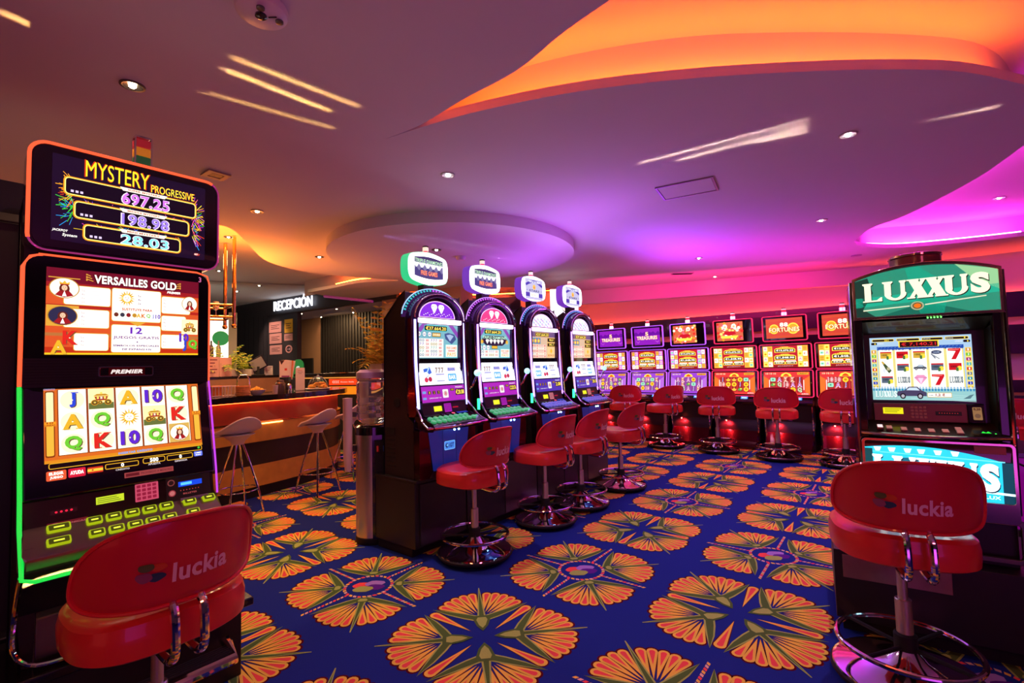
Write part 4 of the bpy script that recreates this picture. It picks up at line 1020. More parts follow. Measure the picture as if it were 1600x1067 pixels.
    for (a,b,c,d) in ((95,106,358,226),(95,256,352,372),(155,412,350,520),(370,100,682,318),(370,346,682,530),(690,130,890,248),(690,268,860,372),(690,404,850,500)):
        A.rect(a-4,b-4,c+4,d+4, gold, 2, 14); A.rect(a,b,c,d, cream, 3, 12)
    bust(A, 96, 126, 84, 66, 4); A.rect(10,58,182,64, gold, 3); A.rect(2,236,178,368, gold, 3); bust(A, 90, 302, 82, 62, 4, king=False, bg=(40,40,70))
    bust(A, 888, 170, 58, 56, 4, king=False); A.rect(830,286,950,396, E((250,236,190),1.3), 4); coach(A, 890, 340, 100, 5)
    for (bx, by) in ((190,126),(190,270),(190,430),(700,146),(700,284),(700,424)):
        for q in range(4 if by < 400 else 3): A.text('%dx' % (5-q), bx,by+q*24,bx+22,by+14+q*24, lil, 4); A.rect(bx+50,by+2+q*24,bx+118,by+12+q*24, E((240,226,226),1.3), 4)
    playing(A, 'K', 132, 440, 84, 5); playing(A, 'A', 72, 500, 84, 5); playing(A, '10', 848, 420, 60, 5); playing(A, 'J', 852, 480, 76, 7); playing(A, 'Q', 914, 470, 72, 5)
    sunburst(A, 460, 162, 58, 4)
    for q in range(3): A.text('%dx' % (5-q), 530,132+q*26,552,148+q*26, pr, 4); A.rect(580,134+q*26,650,146+q*26, E((245,235,240),1.4), 4)
    A.text('SUSTITUYE PARA', 430,228,626,246, rd, 4, bold=.04)
    for k in range(4): A.disc(396+38*k, 276, 15, E(((120,50,40),(60,60,80),(150,30,40),(210,150,50))[k]), 4, n=10)
    for k, (c, tx) in enumerate((((238,180,40),'A'),((225,110,40),'K'),((110,200,60),'Q'),((50,80,210),'J'),((90,50,190),'10'))): A.texth(tx, 536+32*k, 262,292, E(c,1.1), 5, bold=.04)
    A.poly([(470,318),(590,318),(530,352)], gold, 5)
    A.text('12', 484,358,562,404, E((110,40,190),1.1), 5, bold=.03); A.text('JUEGOS GRATIS', 380,420,674,444, E((130,60,160)), 5, bold=.03)
    A.rect(524,458,536,462, pr, 5); A.rect(528,454,532,466, pr, 5); A.text('SÍMBOLOS ESPECIALES', 380,476,674,492, pr, 5, bold=.04); A.text('DE EXPANSIÓN', 436,500,622,518, pr, 5, bold=.04)
    mb.build('upper_screen', t, smooth=False)
    mb = MB(); A = Art(mb, (.0,-.013,1.775), (.49,0,0), (0,0,-.323), 955, 548); A.res = 3; A.texth('3', 965, -10, 28, E((225,110,170),1.0), 1); mb.build('machine_number', t, smooth=False)
    # ---------- lower screen
    mb = MB(); mb.T = TLo; A = Art(mb, (-.0,-.005,-.022), (.49,0,0), (0,0,-.335), 955, 640); A.res = 3
    A.rect(0,0,955,640, M('reel_screen_black', (.02,.015,.02), .1, coat=.6), 0)
    A.rect(0,0,955,500, M('reel_screen_orange', (.1,.1,.1), .3, em=lin((230,110,20)), es=1.0), 1)
    A.rect(0,500,955,520, E((240,150,30),1.0), 2); A.text('CREDITO', 0,2,60,14, E((160,170,230)), 3)
    grid = [['J','A','Q'],['coach','Q','K'],['A','sun','10'],['10','coach','Q'],['Q','K','king']]
    for c in range(5):
        xa = 76+c*162; A.rect(xa-5,12,xa+155,476, E((120,30,20)), 2); A.rect(xa,14,xa+150,472, E((255,246,220),1.45), 3)
        for r_ in range(3):
            s_ = grid[c][r_]; cx, cy = xa+75, 90+r_*154
            if s_ == 'coach': A.rect(xa+2, cy-76, xa+148, cy+76, E((255,236,170),1.3), 4); A.rect(xa+2, cy+30, xa+148, cy+76, E((110,120,60)), 5); coach(A, cx, cy, 128, 6)
            elif s_ == 'sun': sunburst(A, cx, cy, 68, 4)
            elif s_ == 'king': A.rect(xa+4,cy-74,xa+146,cy+74, E((225,180,90),1.1), 4); bust(A, cx, cy, 70, 66, 5)
            else: A.disc(cx, cy, 66, E((252,234,196),1.3), 4, n=20); playing(A, s_, cx, cy, 104, 5)
    for sx in (6, 902):
        A.rect(sx,20,sx+50,480, E((140,60,10)), 2, 12); A.rect(sx+6,28,sx+44,240, E((255,225,170),1.3), 3, 8); A.rect(sx+6,262,sx+44,470, E((250,180,60),1.2), 3, 8); A.rect(sx-4,236,sx+56,268, E((240,150,30),1.2), 4); A.text('10', sx+8,238,sx+42,250, E((150,40,20)), 5); A.text('LINEAS', sx-2,254,sx+52,266, E((150,40,20)), 5)
    yb = E((235,175,40),1.1); bk = E((14,8,10),.5)
    A.box(20,520,950,560,5, bk, yb, 2, 12); A.text('INSERTAR CRÉDITO', 400,496,610,516, E((80,170,250),1.2), 5, bold=.03); A.disc(925,538,9,E((70,200,60),1.2),5,n=8)
    A.box(320,574,520,612,5, bk, yb, 2, 10); A.box(545,566,690,608,5, bk, yb, 2, 14); A.box(700,570,880,610,5, bk, yb, 2, 10)
    A.text('0', 412,580,430,606, wh, 5, bold=.04); A.text('500', 590,572,644,602, wh, 5, bold=.04); A.text('0', 784,576,802,604, wh, 5, bold=.04)
    A.text('CRÉDITO', 380,616,462,630, E((240,225,230),1.1), 4); A.text('APUESTA', 578,610,656,624, E((240,225,230),1.1), 4); A.text('GANANCIA', 752,614,838,628, E((240,225,230),1.1), 4)
    A.rect(8,572,110,636, E((235,90,50),1.1), 3, 8); A.text('ELEGIR', 22,580,96,600, wh, 5, bold=.04); A.text('JUEGO', 26,608,92,628, wh, 5, bold=.04)
    A.rect(120,572,212,632, E((220,30,60),1.1), 3, 8); A.text('AYUDA', 130,588,202,614, wh, 5, bold=.05)
    A.rect(222,580,308,622, E((220,50,30)), 3, 4); A.rect(222,592,308,611, E((250,200,60),1.2), 4); A.disc(250,601,6,E((200,60,40)),5,n=8)
    A.rect(888,566,950,606, E((90,110,230),1.2), 3, 8); A.text('CAMBIO', 896,574,942,584, wh, 5); A.text('MODO', 900,590,938,600, wh, 5)
    mb.build('lower_screen', t, smooth=False)
    # sticker, panel with keypad, displays
    mb = MB(); mb.T = TLo; A = Art(mb, (0,-.0052,-.362), (.49,0,0), (0,0,-.04), 955, 78); A.rect(430,6,740,44, E((190,80,80),.7), 1); A.rect(438,14,520,36, E((120,30,40),.7), 2); A.text('PROHIBIDO A MENORES', 530,16,732,34, E((120,40,50),.7), 3); mb.build('sticker', t, smooth=False)
    mb = MB(); mb.prism([(-.085,.925),(-.105,.835),(-.0,.80),(-.0,.95)][::-1], x0+.004, x1-.004, M('panel_brown_black', (.03,.018,.018), .3, coat=.3), 'x'); mb.build('front_panel', t, bevel=.004)
    mb = MB(); A = Art(mb, (.0,-.087,.922), (.49,0,0), (0,-.019,-.085), 955, 180)
    A.rect(30,80,170,112, E((40,8,12)), 1)
    for k in range(4): A.disc(60+26*k, 96, 7, E((255,30,60),1.6), 2, n=8)
    A.rect(270,42,430,96, E((196,214,40),1.2), 1)
    for k in range(3): A.rect(278,52+k*14,278+110+k*12,58+k*14, E((120,140,30)), 2)
    mb.build('status_display', t, smooth=False, label='yellow-green text display')
    mb = MB(); A = Art(mb, (.255,-.0875,.925), (.075,0,0), (0,-.014,-.065), 120, 110); A.rect(0,0,120,110, E((216,80,110),.9), 1, 4)
    for a_ in range(4):
        for b_ in range(4): A.rect(8+a_*27,7+b_*25,28+a_*27,25+b_*25, E((150,30,60)), 2, 3)
    mb.build('keypad', t, smooth=False, label='pink backlit keypad')
    mb = MB(); A = Art(mb, (.355,-.087,.935), (.16,0,0), (0,-.02,-.10), 300, 190)
    A.rect(0,0,300,190, E((36,16,18),.6), 1); A.disc(34,50,24, E((130,60,60)), 2); A.disc(34,50,17, E((40,18,20)), 3); A.disc(38,128,24, E((150,50,60)), 2); A.disc(38,128,17, E((200,110,110)), 3)
    A.rect(80,10,240,40, E((20,10,12)), 2); A.rect(80,52,240,90, E((20,70,220),1.2), 2); A.rect(96,60,170,80, E((90,190,255),1.4), 3); A.rect(80,104,240,164, E((22,12,14)), 2)
    for k in range(7): A.disc(94+k*20, 118, 4, E((180,60,60)), 3, n=6)
    A.text('BILLETES', 110,138,200,150, E((190,80,80)), 3)
    mb.build('note_acceptor', t, smooth=False)
    mb = MB(); mb.tube([(.40,-.112,.835),(.50,-.112,.835)], .010, chrome, 10); mb.build('ticket_slot', t)
    # deck with its buttons
    mb = MB(); mb.prism([(-.10,.842),(-.19,.772),(-.20,.755),(-.18,.715),(-.08,.70),(-.05,.84)], x0+.0, x1-.0, M('deck_satin', (.30,.24,.20), .32, .85, var=.05), 'x'); mb.build('button_deck', t, bevel=.006)
    mb = MB(); A = Art(mb, (.0,-.109,.846), (.12,0,0), (0,-.004,-.020), 200, 60); A.rect(10,4,190,58, E((120,24,36),.7), 1); A.disc(45,30,20, E((190,90,90),.7), 2); A.disc(45,30,14, E((120,24,36),.7), 3); A.text('TÉCNICAS', 74,20,180,40, E((210,120,120),.7), 2); mb.build('warning_sticker', t, smooth=False)
    yg = M('button_rim_yellow', (.3,.35,.02), .3, em=lin((180,210,15)), es=.7); bf = M('button_face_dark', (.05,.06,.01), .15, coat=.8, em=lin((90,100,10)), es=.4); bt = M('button_mark', (.5,.6,.1), .3, em=lin((225,245,60)), es=1.2)
    def btn(x, s_, w_=.042):
        m2 = MB(); m2.prism(rrect(-w_/2,w_/2,-.015,.015,.005,2), 0, .010, yg, 'z'); m2.prism(rrect(-w_/2+.005,w_/2-.005,-.0105,.0105,.003,2), .010, .0125, bf, 'z')
        m2.box(-w_*.22, w_*.22, -.004, .002, .0125, .0130, bt)
        b = m2.build('button', t); y = -.122-s_*.046; b.location = (x, y, .8245-(-.122-y)*.78); b.rotation_euler.x = math.atan2(.07,.09); return b
    for row, xs in enumerate(((.035,.13,.185,.24,.295,.35,.43,.50),(.03,.13,.185,.24,.295,.35,.43))):
        for k, x in enumerate(xs): btn(x, row*.98, .062 if k == 0 else .045)
    # top box
    X0, X1, Z0, Z1_ = -.055, .560, 1.815, 2.215; yb_ = -.03
    TB = Matrix.Translation((0, yb_, 0))
    mb = MB(); mb.T = TB; mb.prism(rrect(X0, X1, Z0, Z1_, .05, 6), 0, .13, black_gloss); tbx = mb.build('top_monitor', t, bevel=.006)
    mb = MB(); mb.T = TB; mb.prism(rrect(X0+.012, X1-.012, Z0+.012, Z1_-.012, .042, 6), -.006, 0, black_glass); mb.build('monitor_glass', tbx)
    rp = rrect(X0, X1, Z0, Z1_, .052, 6); n = len(rp)
    mb = MB(); mb.T = TB; mb.tube([(x, -.004, z) for x, z in rp[4:16]], .006, LR, 8); mb.build('edge_light', tbx)
    mb = MB(); mb.T = TB; mb.tube([(x, -.004, z) for x, z in rp[15:]+rp[:5]], .0035, M('edge_trim_rose', (.5,.1,.2), .1, 1.0, em=(.6,.05,.3), es=.5), 8); mb.build('edge_trim', tbx)
    mb = MB(); mb.T = TB; A = Art(mb, (.005,-.0065,2.18), (.50,0,0), (0,0,-.325), 965, 600); A.res = 3
    A.rect(0,0,965,600, M('topbox_night', (.01,.008,.02), .1, coat=.6, em=lin((30,14,44)), es=.8), 0)
    R_ = random.Random(3); fw = [(255,170,30),(230,60,20),(60,200,60),(30,140,210),(200,60,220),(240,220,60),(255,90,160),(120,60,230)]
    for k in range(150):
        side_ = k % 2; cx = 130 if side_ == 0 else 860; cy = R_.uniform(190,420); a = R_.uniform(-1.3,1.3) + (PI if side_ == 0 else 0); r0 = R_.uniform(10,60); r1 = r0+R_.uniform(14,46)
        x_a = cx+r0*math.cos(a)*1.3; y_a = cy+r0*math.sin(a)*1.6; x_b = cx+r1*math.cos(a)*1.3; y_b = cy+r1*math.sin(a)*1.6
        A.line(max(2,min(960,x_a)), max(60,min(590,y_a)), max(2,min(960,x_b)), max(60,min(590,y_b)), R_.uniform(2,5), E(fw[(int(cy/60)+k) % 8] if side_ else fw[int((cy-190)/58) % 5], 1.4), 1+k % 2)
    for k in range(46): x = 160+R_.uniform(0,640); y = R_.choice((290,440)) + R_.uniform(-8,18); A.line(x, y, x+R_.uniform(-24,24), y+R_.uniform(8,24), 3, E(fw[k % 8],1.2), 2)
    A.text('MYSTERY', 180,0,565,118, E((255,228,40),1.5), 6, bold=0, shear=0, out=E((225,60,20)), outw=0)
    A.text('PROGRESSIVE', 580,70,880,128, E((255,228,60),1.5), 6, bold=0, shear=0, out=E((225,60,20)), outw=0)
    for (a,b,c,d, tx, cl, cap) in ((60,140,900,275,'697.25',(205,110,240),'SUPER MYSTERY'),(115,300,850,430,'198.98',(150,120,250),'MIDDLE MYSTERY'),(170,455,790,575,'28.03',(130,225,250),'MINI MYSTERY')):
        A.rect(a,b,c,d, E((250,150,20),1.4), 3, 30); A.rect(a+7,b+7,c-7,d-7, E((255,230,120),1.6), 4, 25); A.rect(a+13,b+13,c-13,d-13, E((24,12,34),.7), 5, 20)
        A.poly([(380,b-4),(690,b-4),(670,b+22),(400,b+22)], E((255,240,220),1.4), 6); A.text(cap, 430,b+2,640,b+15, E((200,90,60)), 7, bold=.03)
        A.text(tx, 395,b+34,700,d-16, E(cl,1.4), 8, bold=.02, out=E((250,225,255),1.5), outw=.028)
        for q in range(3): A.rect(a+40+q*26,d-42,a+56+q*26,d-26, E((230,210,250),1.2), 6)
    A.text('JACKPOT', 6,520,90,540, wh, 5, shear=.2); A.text('System', 60,545,140,570, wh, 5, shear=.2); A.rect(120,500,170,504, E((240,200,40)), 4)
    A.disc(905,560,22, E((210,70,60)), 4, ry=10); A.text('EGT', 888,554,912,566, wh, 5)
    mb.build('jackpot_display', tbx, smooth=False)
    # beacon lamp
    BT_ = Matrix.Translation((.032,-.02,.0)); mb = MB(); mb.T = BT_; mb.box(.225,.285,.02,.07,2.215,2.235, chrome); bc = mb.build('beacon', t, bevel=.003)
    for k, (c, nm) in enumerate((((.02,.12,.04),'green'),((.75,.28,.02),'amber'),((.45,.02,.03),'red'))):
        mb = MB(); mb.T = BT_; mb.box(.229,.281,.024,.066,2.236+k*.036,2.270+k*.036, M('beacon_'+nm, c, .15, coat=.8, em=c, es=.35)); mb.build('lens', bc, bevel=.003, label=nm+' lens')
    mb = MB(); mb.T = BT_
    for x in (.227,.283):
        for y in (.022,.068): mb.tube([(x,y,2.23),(x,y,2.35)], .0028, chrome, 6)
    mb.box(.226,.284,.021,.069,2.347,2.354, chrome); mb.build('beacon_cage', bc)
    return t
tall = make_tall('tall twin-screen machine at the left with MYSTERY PROGRESSIVE jackpot display on top', Lo, rowL)
back_loc = local(Lo, rowL, .36, -.67)
dup(tall, (back_loc[0], back_loc[1], 0), rowL+PI, 'tall dark machine seen from behind, back to back with the jackpot display machine')
# ================================================================== GREEN-SIGNED CABINET AT THE RIGHT
rowX = math.radians(-32); Xo = (1.82, 2.41)
t = thing('slot_machine', 'tall cabinet with green LUXXUS sign on top, behind the right front stool', 'slot machine', (*Xo, 0), rowX)
x0, x1 = -.080, .470; xc = (x0+x1)/2
chr_w = M('chrome_warm', (.75,.55,.45), .12, 1.0, var=.05)
mb = MB(); mb.box(-.225, 1.10, -.08, .55, .07, .40, black_satin); mb.box(-.20, 1.08, -.04, .5, 0, .07, black_matt)
mb.box(-.19, .22, -.084, -.08, .27, .38, M('steel_plate_dull', (.35,.22,.2), .35, .8, var=.15)); mb.build('stand', t, bevel=.004)
mb = MB()
mb.box(x0, x0+.035, -.0, .46, .62, 1.72, black_gloss); mb.box(x1-.035, x1, -.0, .46, .62, 1.72, black_gloss)
mb.box(x0+.035, x1-.035, .28, .46, .62, 1.72, black_satin); mb.box(x0, x1, .02, .46, .40, .70, black_satin)
mb.box(x0+.03, x1-.03, -.02, .46, 1.72, 1.735, black_gloss)
mb.build('cabinet', t, bevel=.003)
# recess walls round the screen
mb = MB(); olive = M('recess_black', (.018,.020,.012), .35, coat=.3, var=.3, scale=4)
def quad(a, b, c, d, m_): mb.add([a,b,c,d], [(0,1,2,3)], m_)
sx0, sx1 = -.025, .395; F_ = 0.0; Bk = .10
quad((x0+.03,F_,1.50),(sx0-.01,Bk,1.47),(sx0-.01,Bk,1.03),(x0+.03,F_,1.00), olive); quad((x1-.03,F_,1.50),(x1-.03,F_,1.00),(sx1+.03,Bk,1.03),(sx1+.03,Bk,1.47), olive)
quad((x0+.03,F_,1.53),(x1-.03,F_,1.53),(sx1+.03,Bk,1.47),(sx0-.01,Bk,1.47), olive)
mb.box(sx0-.01, sx1+.03, Bk, Bk+.1, 1.0, 1.48, olive)
mb.build('screen_recess', t, smooth=False)
mb = MB()
for x in (x0-.004, x1+.004):
    mb.tube([(x, -.012, 1.735), (x, -.012, 1.05), (x, -.012, .98), (x, -.005, .64)], .009, chr_w, 8)
mb.build('edge_trim', t)
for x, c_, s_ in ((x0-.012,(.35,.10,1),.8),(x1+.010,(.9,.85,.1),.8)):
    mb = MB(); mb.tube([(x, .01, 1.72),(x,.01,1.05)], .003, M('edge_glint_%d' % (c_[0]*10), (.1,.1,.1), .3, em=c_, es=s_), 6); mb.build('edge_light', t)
# sign
def arc_top(xa, xb, z, rise, n=14): return [(xa+(xb-xa)*i/n, z+rise*(1-(2*i/n-1)**2)) for i in range(n+1)]
mb = MB(); mb.prism([(x1,1.545),(x0,1.545)]+arc_top(x0, x1, 1.745, .052), -.025, .40, black_gloss); sg = mb.build('sign_box', t, bevel=.004)
mb = MB(); o_ = [(x1,1.54),(x0,1.54)]+arc_top(x0, x1, 1.748, .055); i_ = [(x1-.012,1.553),(x0+.012,1.553)]+arc_top(x0+.012, x1-.012, 1.736, .052); mb.frame(o_, i_, -.033, -.018, chr_w, 'y'); mb.build('sign_trim', sg, bevel=.002)
def luxxus(A, X0, Y0, X1, Y1, m_, k, slant=0.0, shadow=None, grow=0.0):
    """LUXXUS in a flared roman face; last letter sits a little higher"""
    W = X1-X0; H = Y1-Y0
    def Pt(x, y): return (X0 + x*W, Y0 + y*H - slant*x)
    def put(pts):
        if shadow is not None: A.poly([(Pt(*p)[0]+W*.006, Pt(*p)[1]+H*.05) for p in pts], shadow, k-1); 
        A.poly([Pt(*p) for p in pts], m_, k)
    def stem(x, w_, y0=0, y1=1):
        put([(x-w_*.7,y0),(x+w_*.7,y0),(x+w_*.7,y0+.07),(x+w_*.45,y0+.13),(x+w_*.45,y1),(x-w_*.45,y1),(x-w_*.45,y0+.13),(x-w_*.7,y0+.07)])
    stem(.045,.062); put([(.0,1),(.0,.93),(.12,.92),(.155,.78),(.165,.78),(.165,1)])
    def U(x, w_):
        stem(x,.062,0,.74); stem(x+w_,.040,0,.80)
        pts = [(x-.028,.6)]+[(x+w_/2-(w_/2+.028)*math.cos(PI*i/10), .66+.36*math.sin(PI*i/10)) for i in range(11)]+[(x+w_+.018,.6),(x+w_-.018,.66)]+[(x+w_/2+(w_/2-.018)*math.cos(PI*i/8), .66+.24*math.sin(PI*i/8)) for i in range(9)]+[(x+.028,.6)]
        put(pts)
    U(.215,.125)
    def Xl(x, w_):
        put([(x,0),(x+.075,0),(x+w_+.012,1),(x+w_-.065,1)]); put([(x+w_-.035,0),(x+w_,0),(x+.035,1),(x,1)])
        for a_, b_ in ((x-.012,0),(x+w_-.05,0),(x-.014,.93),(x+w_-.078,.93)): put([(a_,b_),(a_+.10 if b_ == 0 and a_ < x else a_+(.065 if b_ == 0 or a_ < x else .10),b_),(a_+.10 if b_ == 0 and a_ < x else a_+(.065 if b_ == 0 or a_ < x else .10),b_+.07),(a_,b_+.07)])
    Xl(.385,.145); Xl(.525,.145)
    U(.70,.115)
    a0 = Pt(.86,-.02); a1 = Pt(1.0,1.02)
    if shadow is not None: A.text('S', a0[0]+W*.006, a0[1]+H*.05, a1[0]+W*.006, a1[1]+H*.05, shadow, k-1, bold=.07)
    A.text('S', a0[0], a0[1], a1[0], a1[1], m_, k, bold=.06)
mb = MB(); A = Art(mb, (x0+.012,-.026,1.792), (x1-x0-.024,0,0), (0,0,-.238), 1100, 498); A.res = 4
topc = [(1100*i/14, 112-100*(1-(2*i/14-1)**2)) for i in range(15)]
gm = M('sign_green', (.1,.1,.1), .25, em=lin((10,150,120)), es=1.0)
A.poly([(0,498)]+topc+[(1100,498)], gm, 0)
for pts, c_ in (([(0,498)]+[(0,120),(110,90),(150,250),(60,420),(160,498)], (4,60,50)), ([(420,28),(520,14),(760,230),(700,498),(520,498)], (16,170,136)), ([(800,30),(1100,112),(1100,300),(940,200)], (160,220,160)), ([(0,300),(1100,250),(1100,330),(0,400)], (20,185,150)), ([(200,498),(560,380),(900,498)], (6,110,90))): A.poly(pts, E(c_, 1.0), 1)
luxxus(A, 62, 150, 1040, 345, E((240,240,205),1.35), 4, 20, E((20,30,24)))
A.poly([(60,425),(440,405),(440,416),(60,438)], E((225,225,190),1.2), 3); A.poly([(560,400),(1010,352),(1010,362),(560,412)], E((225,225,190),1.2), 3)
A.disc(500,412,52,E((190,190,150)),3,ry=44); A.disc(500,412,40,E((110,100,60)),4,ry=34); A.disc(500,412,28,E((240,110,20),1.3),5,ry=22)
mb.build('sign_face', sg, smooth=False, label='green backlit panel with cream lettering')
mb = MB(); mb.lathe([(.105,0),(.105,.055),(.100,.062)], M('lamp_smoked_red', (.25,.06,.05), .2, coat=.6), 32); mb.lathe([(.108,.062),(.108,.072),(.09,.076)], chr_w, 32); bl = mb.build('top_lamp', t); bl.location = (xc, .14, 1.79)
for k in range(5):
    mb = MB(); mb.ball((.205+k*.012, -.034, 1.534), .0035, M('green_led', (.1,.1,.1), .3, em=(.1,1,.1), es=5), 8); mb.build('green_lamp', t)
# screen
mb = MB(); A = Art(mb, (-.012,.0985,1.452), (.392,0,0), (0,-.004,-.318), 780, 500); A.res = 3
A.rect(0,0,780,500, M('luxury_screen', (.1,.1,.1), .2, em=lin((170,205,235)), es=1.1), 0)
yel = E((240,210,60),1.3); bk = E((16,14,20),.6); wh = E((250,250,242),1.35); rd = E((210,24,30),1.1); gd = E((220,175,60),1.1); bl_ = E((30,80,180)); dk = E((40,44,50))
for a_, b_ in ((20,200),(218,400),(415,575),(590,760)): A.rect(a_,12,b_,34, yel, 1, 10); A.rect(a_+4,16,b_-4,31, bk, 2, 7)
A.text('201', 120,18,156,30, yel, 3); A.text('CRÉDITOS', 226,18,300,29, E((190,190,200)), 3); A.text('APUESTA', 424,18,484,29, E((190,190,200)), 3); A.text('BONOS', 600,18,650,29, E((190,190,200)), 3); A.disc(732,23,6,yel,3,n=8)
A.rect(12,40,60,58, bk, 1, 8); A.text('1', 40,43,48,56, yel, 3); A.rect(720,40,770,58, bk, 1, 8); A.text('1', 748,43,756,56, yel, 3); A.text('LINEAS', 66,42,114,54, E((225,225,235),1.2), 3); A.text('LINEAS', 662,42,712,54, E((225,225,235),1.2), 3)
A.rect(232,32,542,84, yel, 3); A.rect(242,40,532,82, E((50,10,10),.7), 4); A.text('€ 7,140.21', 256,46,520,76, E((235,40,40),1.1), 5)
A.rect(58,74,720,96, bl_, 2)
for k in range(24): A.disc(72+k*27.5, 96, 14, bl_, 2, ry=10, n=10); A.line(60+k*27.5,86,74+k*27.5,80,3,E((110,160,230)),3)
for x in (8, 728):
    for k in range(9): A.rect(x,98+k*36,x+44,132+k*36, yel, 1); A.rect(x+4,102+k*36,x+38,126+k*36, E(((220,150,90),(120,200,60),(170,40,130),(80,190,190),(220,50,40),(110,130,150),(30,150,170),(20,60,200),(230,190,40))[k]), 2, 6); A.text('1362' [k % 4], x+17,105+k*36,x+26,122+k*36, wh, 4)
def car(cx, cy, w_, k, body=(90,100,110)):
    h = w_*.4; B_ = E(body, 1.1)
    A.poly([(cx-w_*.5,cy+h*.1),(cx-w_*.46,cy-h*.1),(cx-w_*.22,cy-h*.2),(cx-w_*.08,cy-h*.5),(cx+w_*.2,cy-h*.5),(cx+w_*.34,cy-h*.18),(cx+w_*.5,cy-h*.02),(cx+w_*.5,cy+h*.3),(cx-w_*.48,cy+h*.3)], B_, k)
    A.poly([(cx-w_*.18,cy-h*.2),(cx-w_*.07,cy-h*.42),(cx+w_*.18,cy-h*.42),(cx+w_*.28,cy-h*.18)], E((200,220,240),1.2), k+1)
    for q in (-.3,.28): A.disc(cx+q*w_, cy+h*.3, w_*.1, bk, k+2, n=12); A.disc(cx+q*w_, cy+h*.3, w_*.06, E((190,190,200)), k+3, n=10)
sy = [['card','card_r','card','key','7'],['bottle','card_d','car','card_d','card_r'],['card_d','lux','gem','7','lux']]
for c in range(5):
    xa = 66+c*131; A.rect(xa-4,96,xa+124,410, yel, 1); A.rect(xa+3,98,xa+116,410, wh, 2)
    for r_ in range(3):
        s_ = sy[r_][c]; cx, cy = xa+60, 146+r_*98
        if s_.startswith('card'):
            A.rect(cx-46,cy-30,cx+46,cy+24, {'card':gd,'card_r':rd,'card_d':E((90,110,130))}[s_], 3); A.rect(cx-46,cy-30,cx+46,cy-20, rd, 4)
            A.text('1000' if s_ != 'card_r' else '5000', cx-34,cy-12,cx+10,cy+4, bk, 5); A.disc(cx+30,cy+10,18,yel,5,n=10); A.rect(cx+4,cy+4,cx+22,cy+32, E((70,120,60)), 6)
        elif s_ == '7': A.poly([(cx-46,cy-26),(cx-46,cy-44),(cx+46,cy-44),(cx+46,cy-28),(cx+8,cy+40),(cx-26,cy+40),(cx+10,cy-22)], rd, 4); A.poly([(cx-40,cy-30),(cx-40,cy-38),(cx+36,cy-38),(cx+30,cy-32)], E((250,120,110),1.2), 5)
        elif s_ == 'key': A.disc(cx,cy-18,40,E((70,80,110)),3,ry=16); A.text('LUX', cx-20,cy-26,cx+24,cy-10, E((170,190,220)), 5); A.line(cx-40,cy-8,cx-10,cy+30,10,E((120,130,150)),4); A.line(cx-26,cy+4,cx+20,cy+34,8,E((150,160,170)),4)
        elif s_ == 'bottle': A.poly([(cx-38,cy-46),(cx-28,cy-52),(cx+10,cy-12),(cx+40,cy+22),(cx+18,cy+44),(cx-10,cy+8)], E((70,90,50)), 4); A.line(cx-36,cy-50,cx-18,cy-30,12,gd,5); A.rect(cx+2,cy-4,cx+26,cy+20, E((200,190,150)), 5); A.disc(cx-20,cy+20,12,E((220,225,235),1.2),4,ry=18); A.line(cx-20,cy+36,cx-20,cy+48,2,dk,4)
        elif s_ == 'car': car(cx, cy, 100, 3)
        elif s_ == 'lux': luxxus(A, cx-48, cy-26, cx+48, cy+20, E((110,130,140)), 5, 0, E((40,50,60)))
        elif s_ == 'gem': A.poly([(cx-50,cy-18),(cx-26,cy-40),(cx+26,cy-40),(cx+50,cy-18),(cx,cy+36)], E((230,150,190),1.2), 3); A.poly([(cx-22,cy-18),(cx+22,cy-18),(cx,cy+34)], E((245,200,225),1.3), 4); A.line(cx-50,cy-18,cx+50,cy-18,3,E((190,90,150)),5)
A.rect(0,410,780,500, E((150,205,205),1.1), 3)
for k in range(34): A.rect(4+k*23,396,18+k*23,428, E((60,150,200)), 4); A.rect(0,402,780,407, E((230,240,245),1.2), 5)
for k in range(4): A.line(300,430+k*18,780,470+k*12,3,E((190,230,225),1.1),4)
luxxus(A, 22, 428, 196, 478, E((225,240,238),1.2), 7, 0, E((30,120,120))); car(310, 440, 230, 6, (70,66,96))
A.rect(430,440,610,476, gd, 5); A.rect(434,444,606,472, wh, 6); A.text('1,2 €', 490,446,560,470, E((170,60,40)), 8, bold=.05); A.text('PREMIO', 440,456,480,464, dk, 8); A.poly([(690,486),(740,456),(768,450),(740,482)], E((90,130,140)), 5)
mb.build('screen', t, smooth=False)
# keypad panel under the screen
mb = MB(); mb.prism([(.085,1.118),(.065,1.032),(.12,1.032),(.12,1.118)], -.012, .34, M('panel_rose', (.30,.12,.12), .35, coat=.3), 'x'); mb.prism([(.085,1.118),(.065,1.032),(.12,1.032),(.12,1.118)], .342, .40, black_gloss, 'x'); mb.build('keypad_panel', t, bevel=.003)
mb = MB(); A = Art(mb, (-.012,.0845,1.116), (.41,0,0), (0,-.0195,-.083), 860, 180)
A.rect(76,42,244,108, E((225,215,20),1.3), 1)
for k in range(3): A.rect(90,52+k*16,90+140-k*18,59+k*16, E((150,150,20)), 2)
for a_ in range(4):
    for b_ in range(4): A.rect(306+a_*34,24+b_*34,330+a_*34,46+b_*34, E((110,40,44),.8), 1, 5)
A.rect(500,72,700,112, bk, 1)
for k in range(8): A.disc(530+k*20,90,4,E((200,40,40),1.2),2,n=6)
A.rect(782,24,850,150, E((150,110,70)), 1, 8); A.text('0,20', 790,30,842,60, E((60,20,20)), 2, bold=.05); A.disc(816,110,22,E((110,80,60)),2)
mb.build('keypad_display', t, smooth=False, label='yellow display, keypad and note slot')
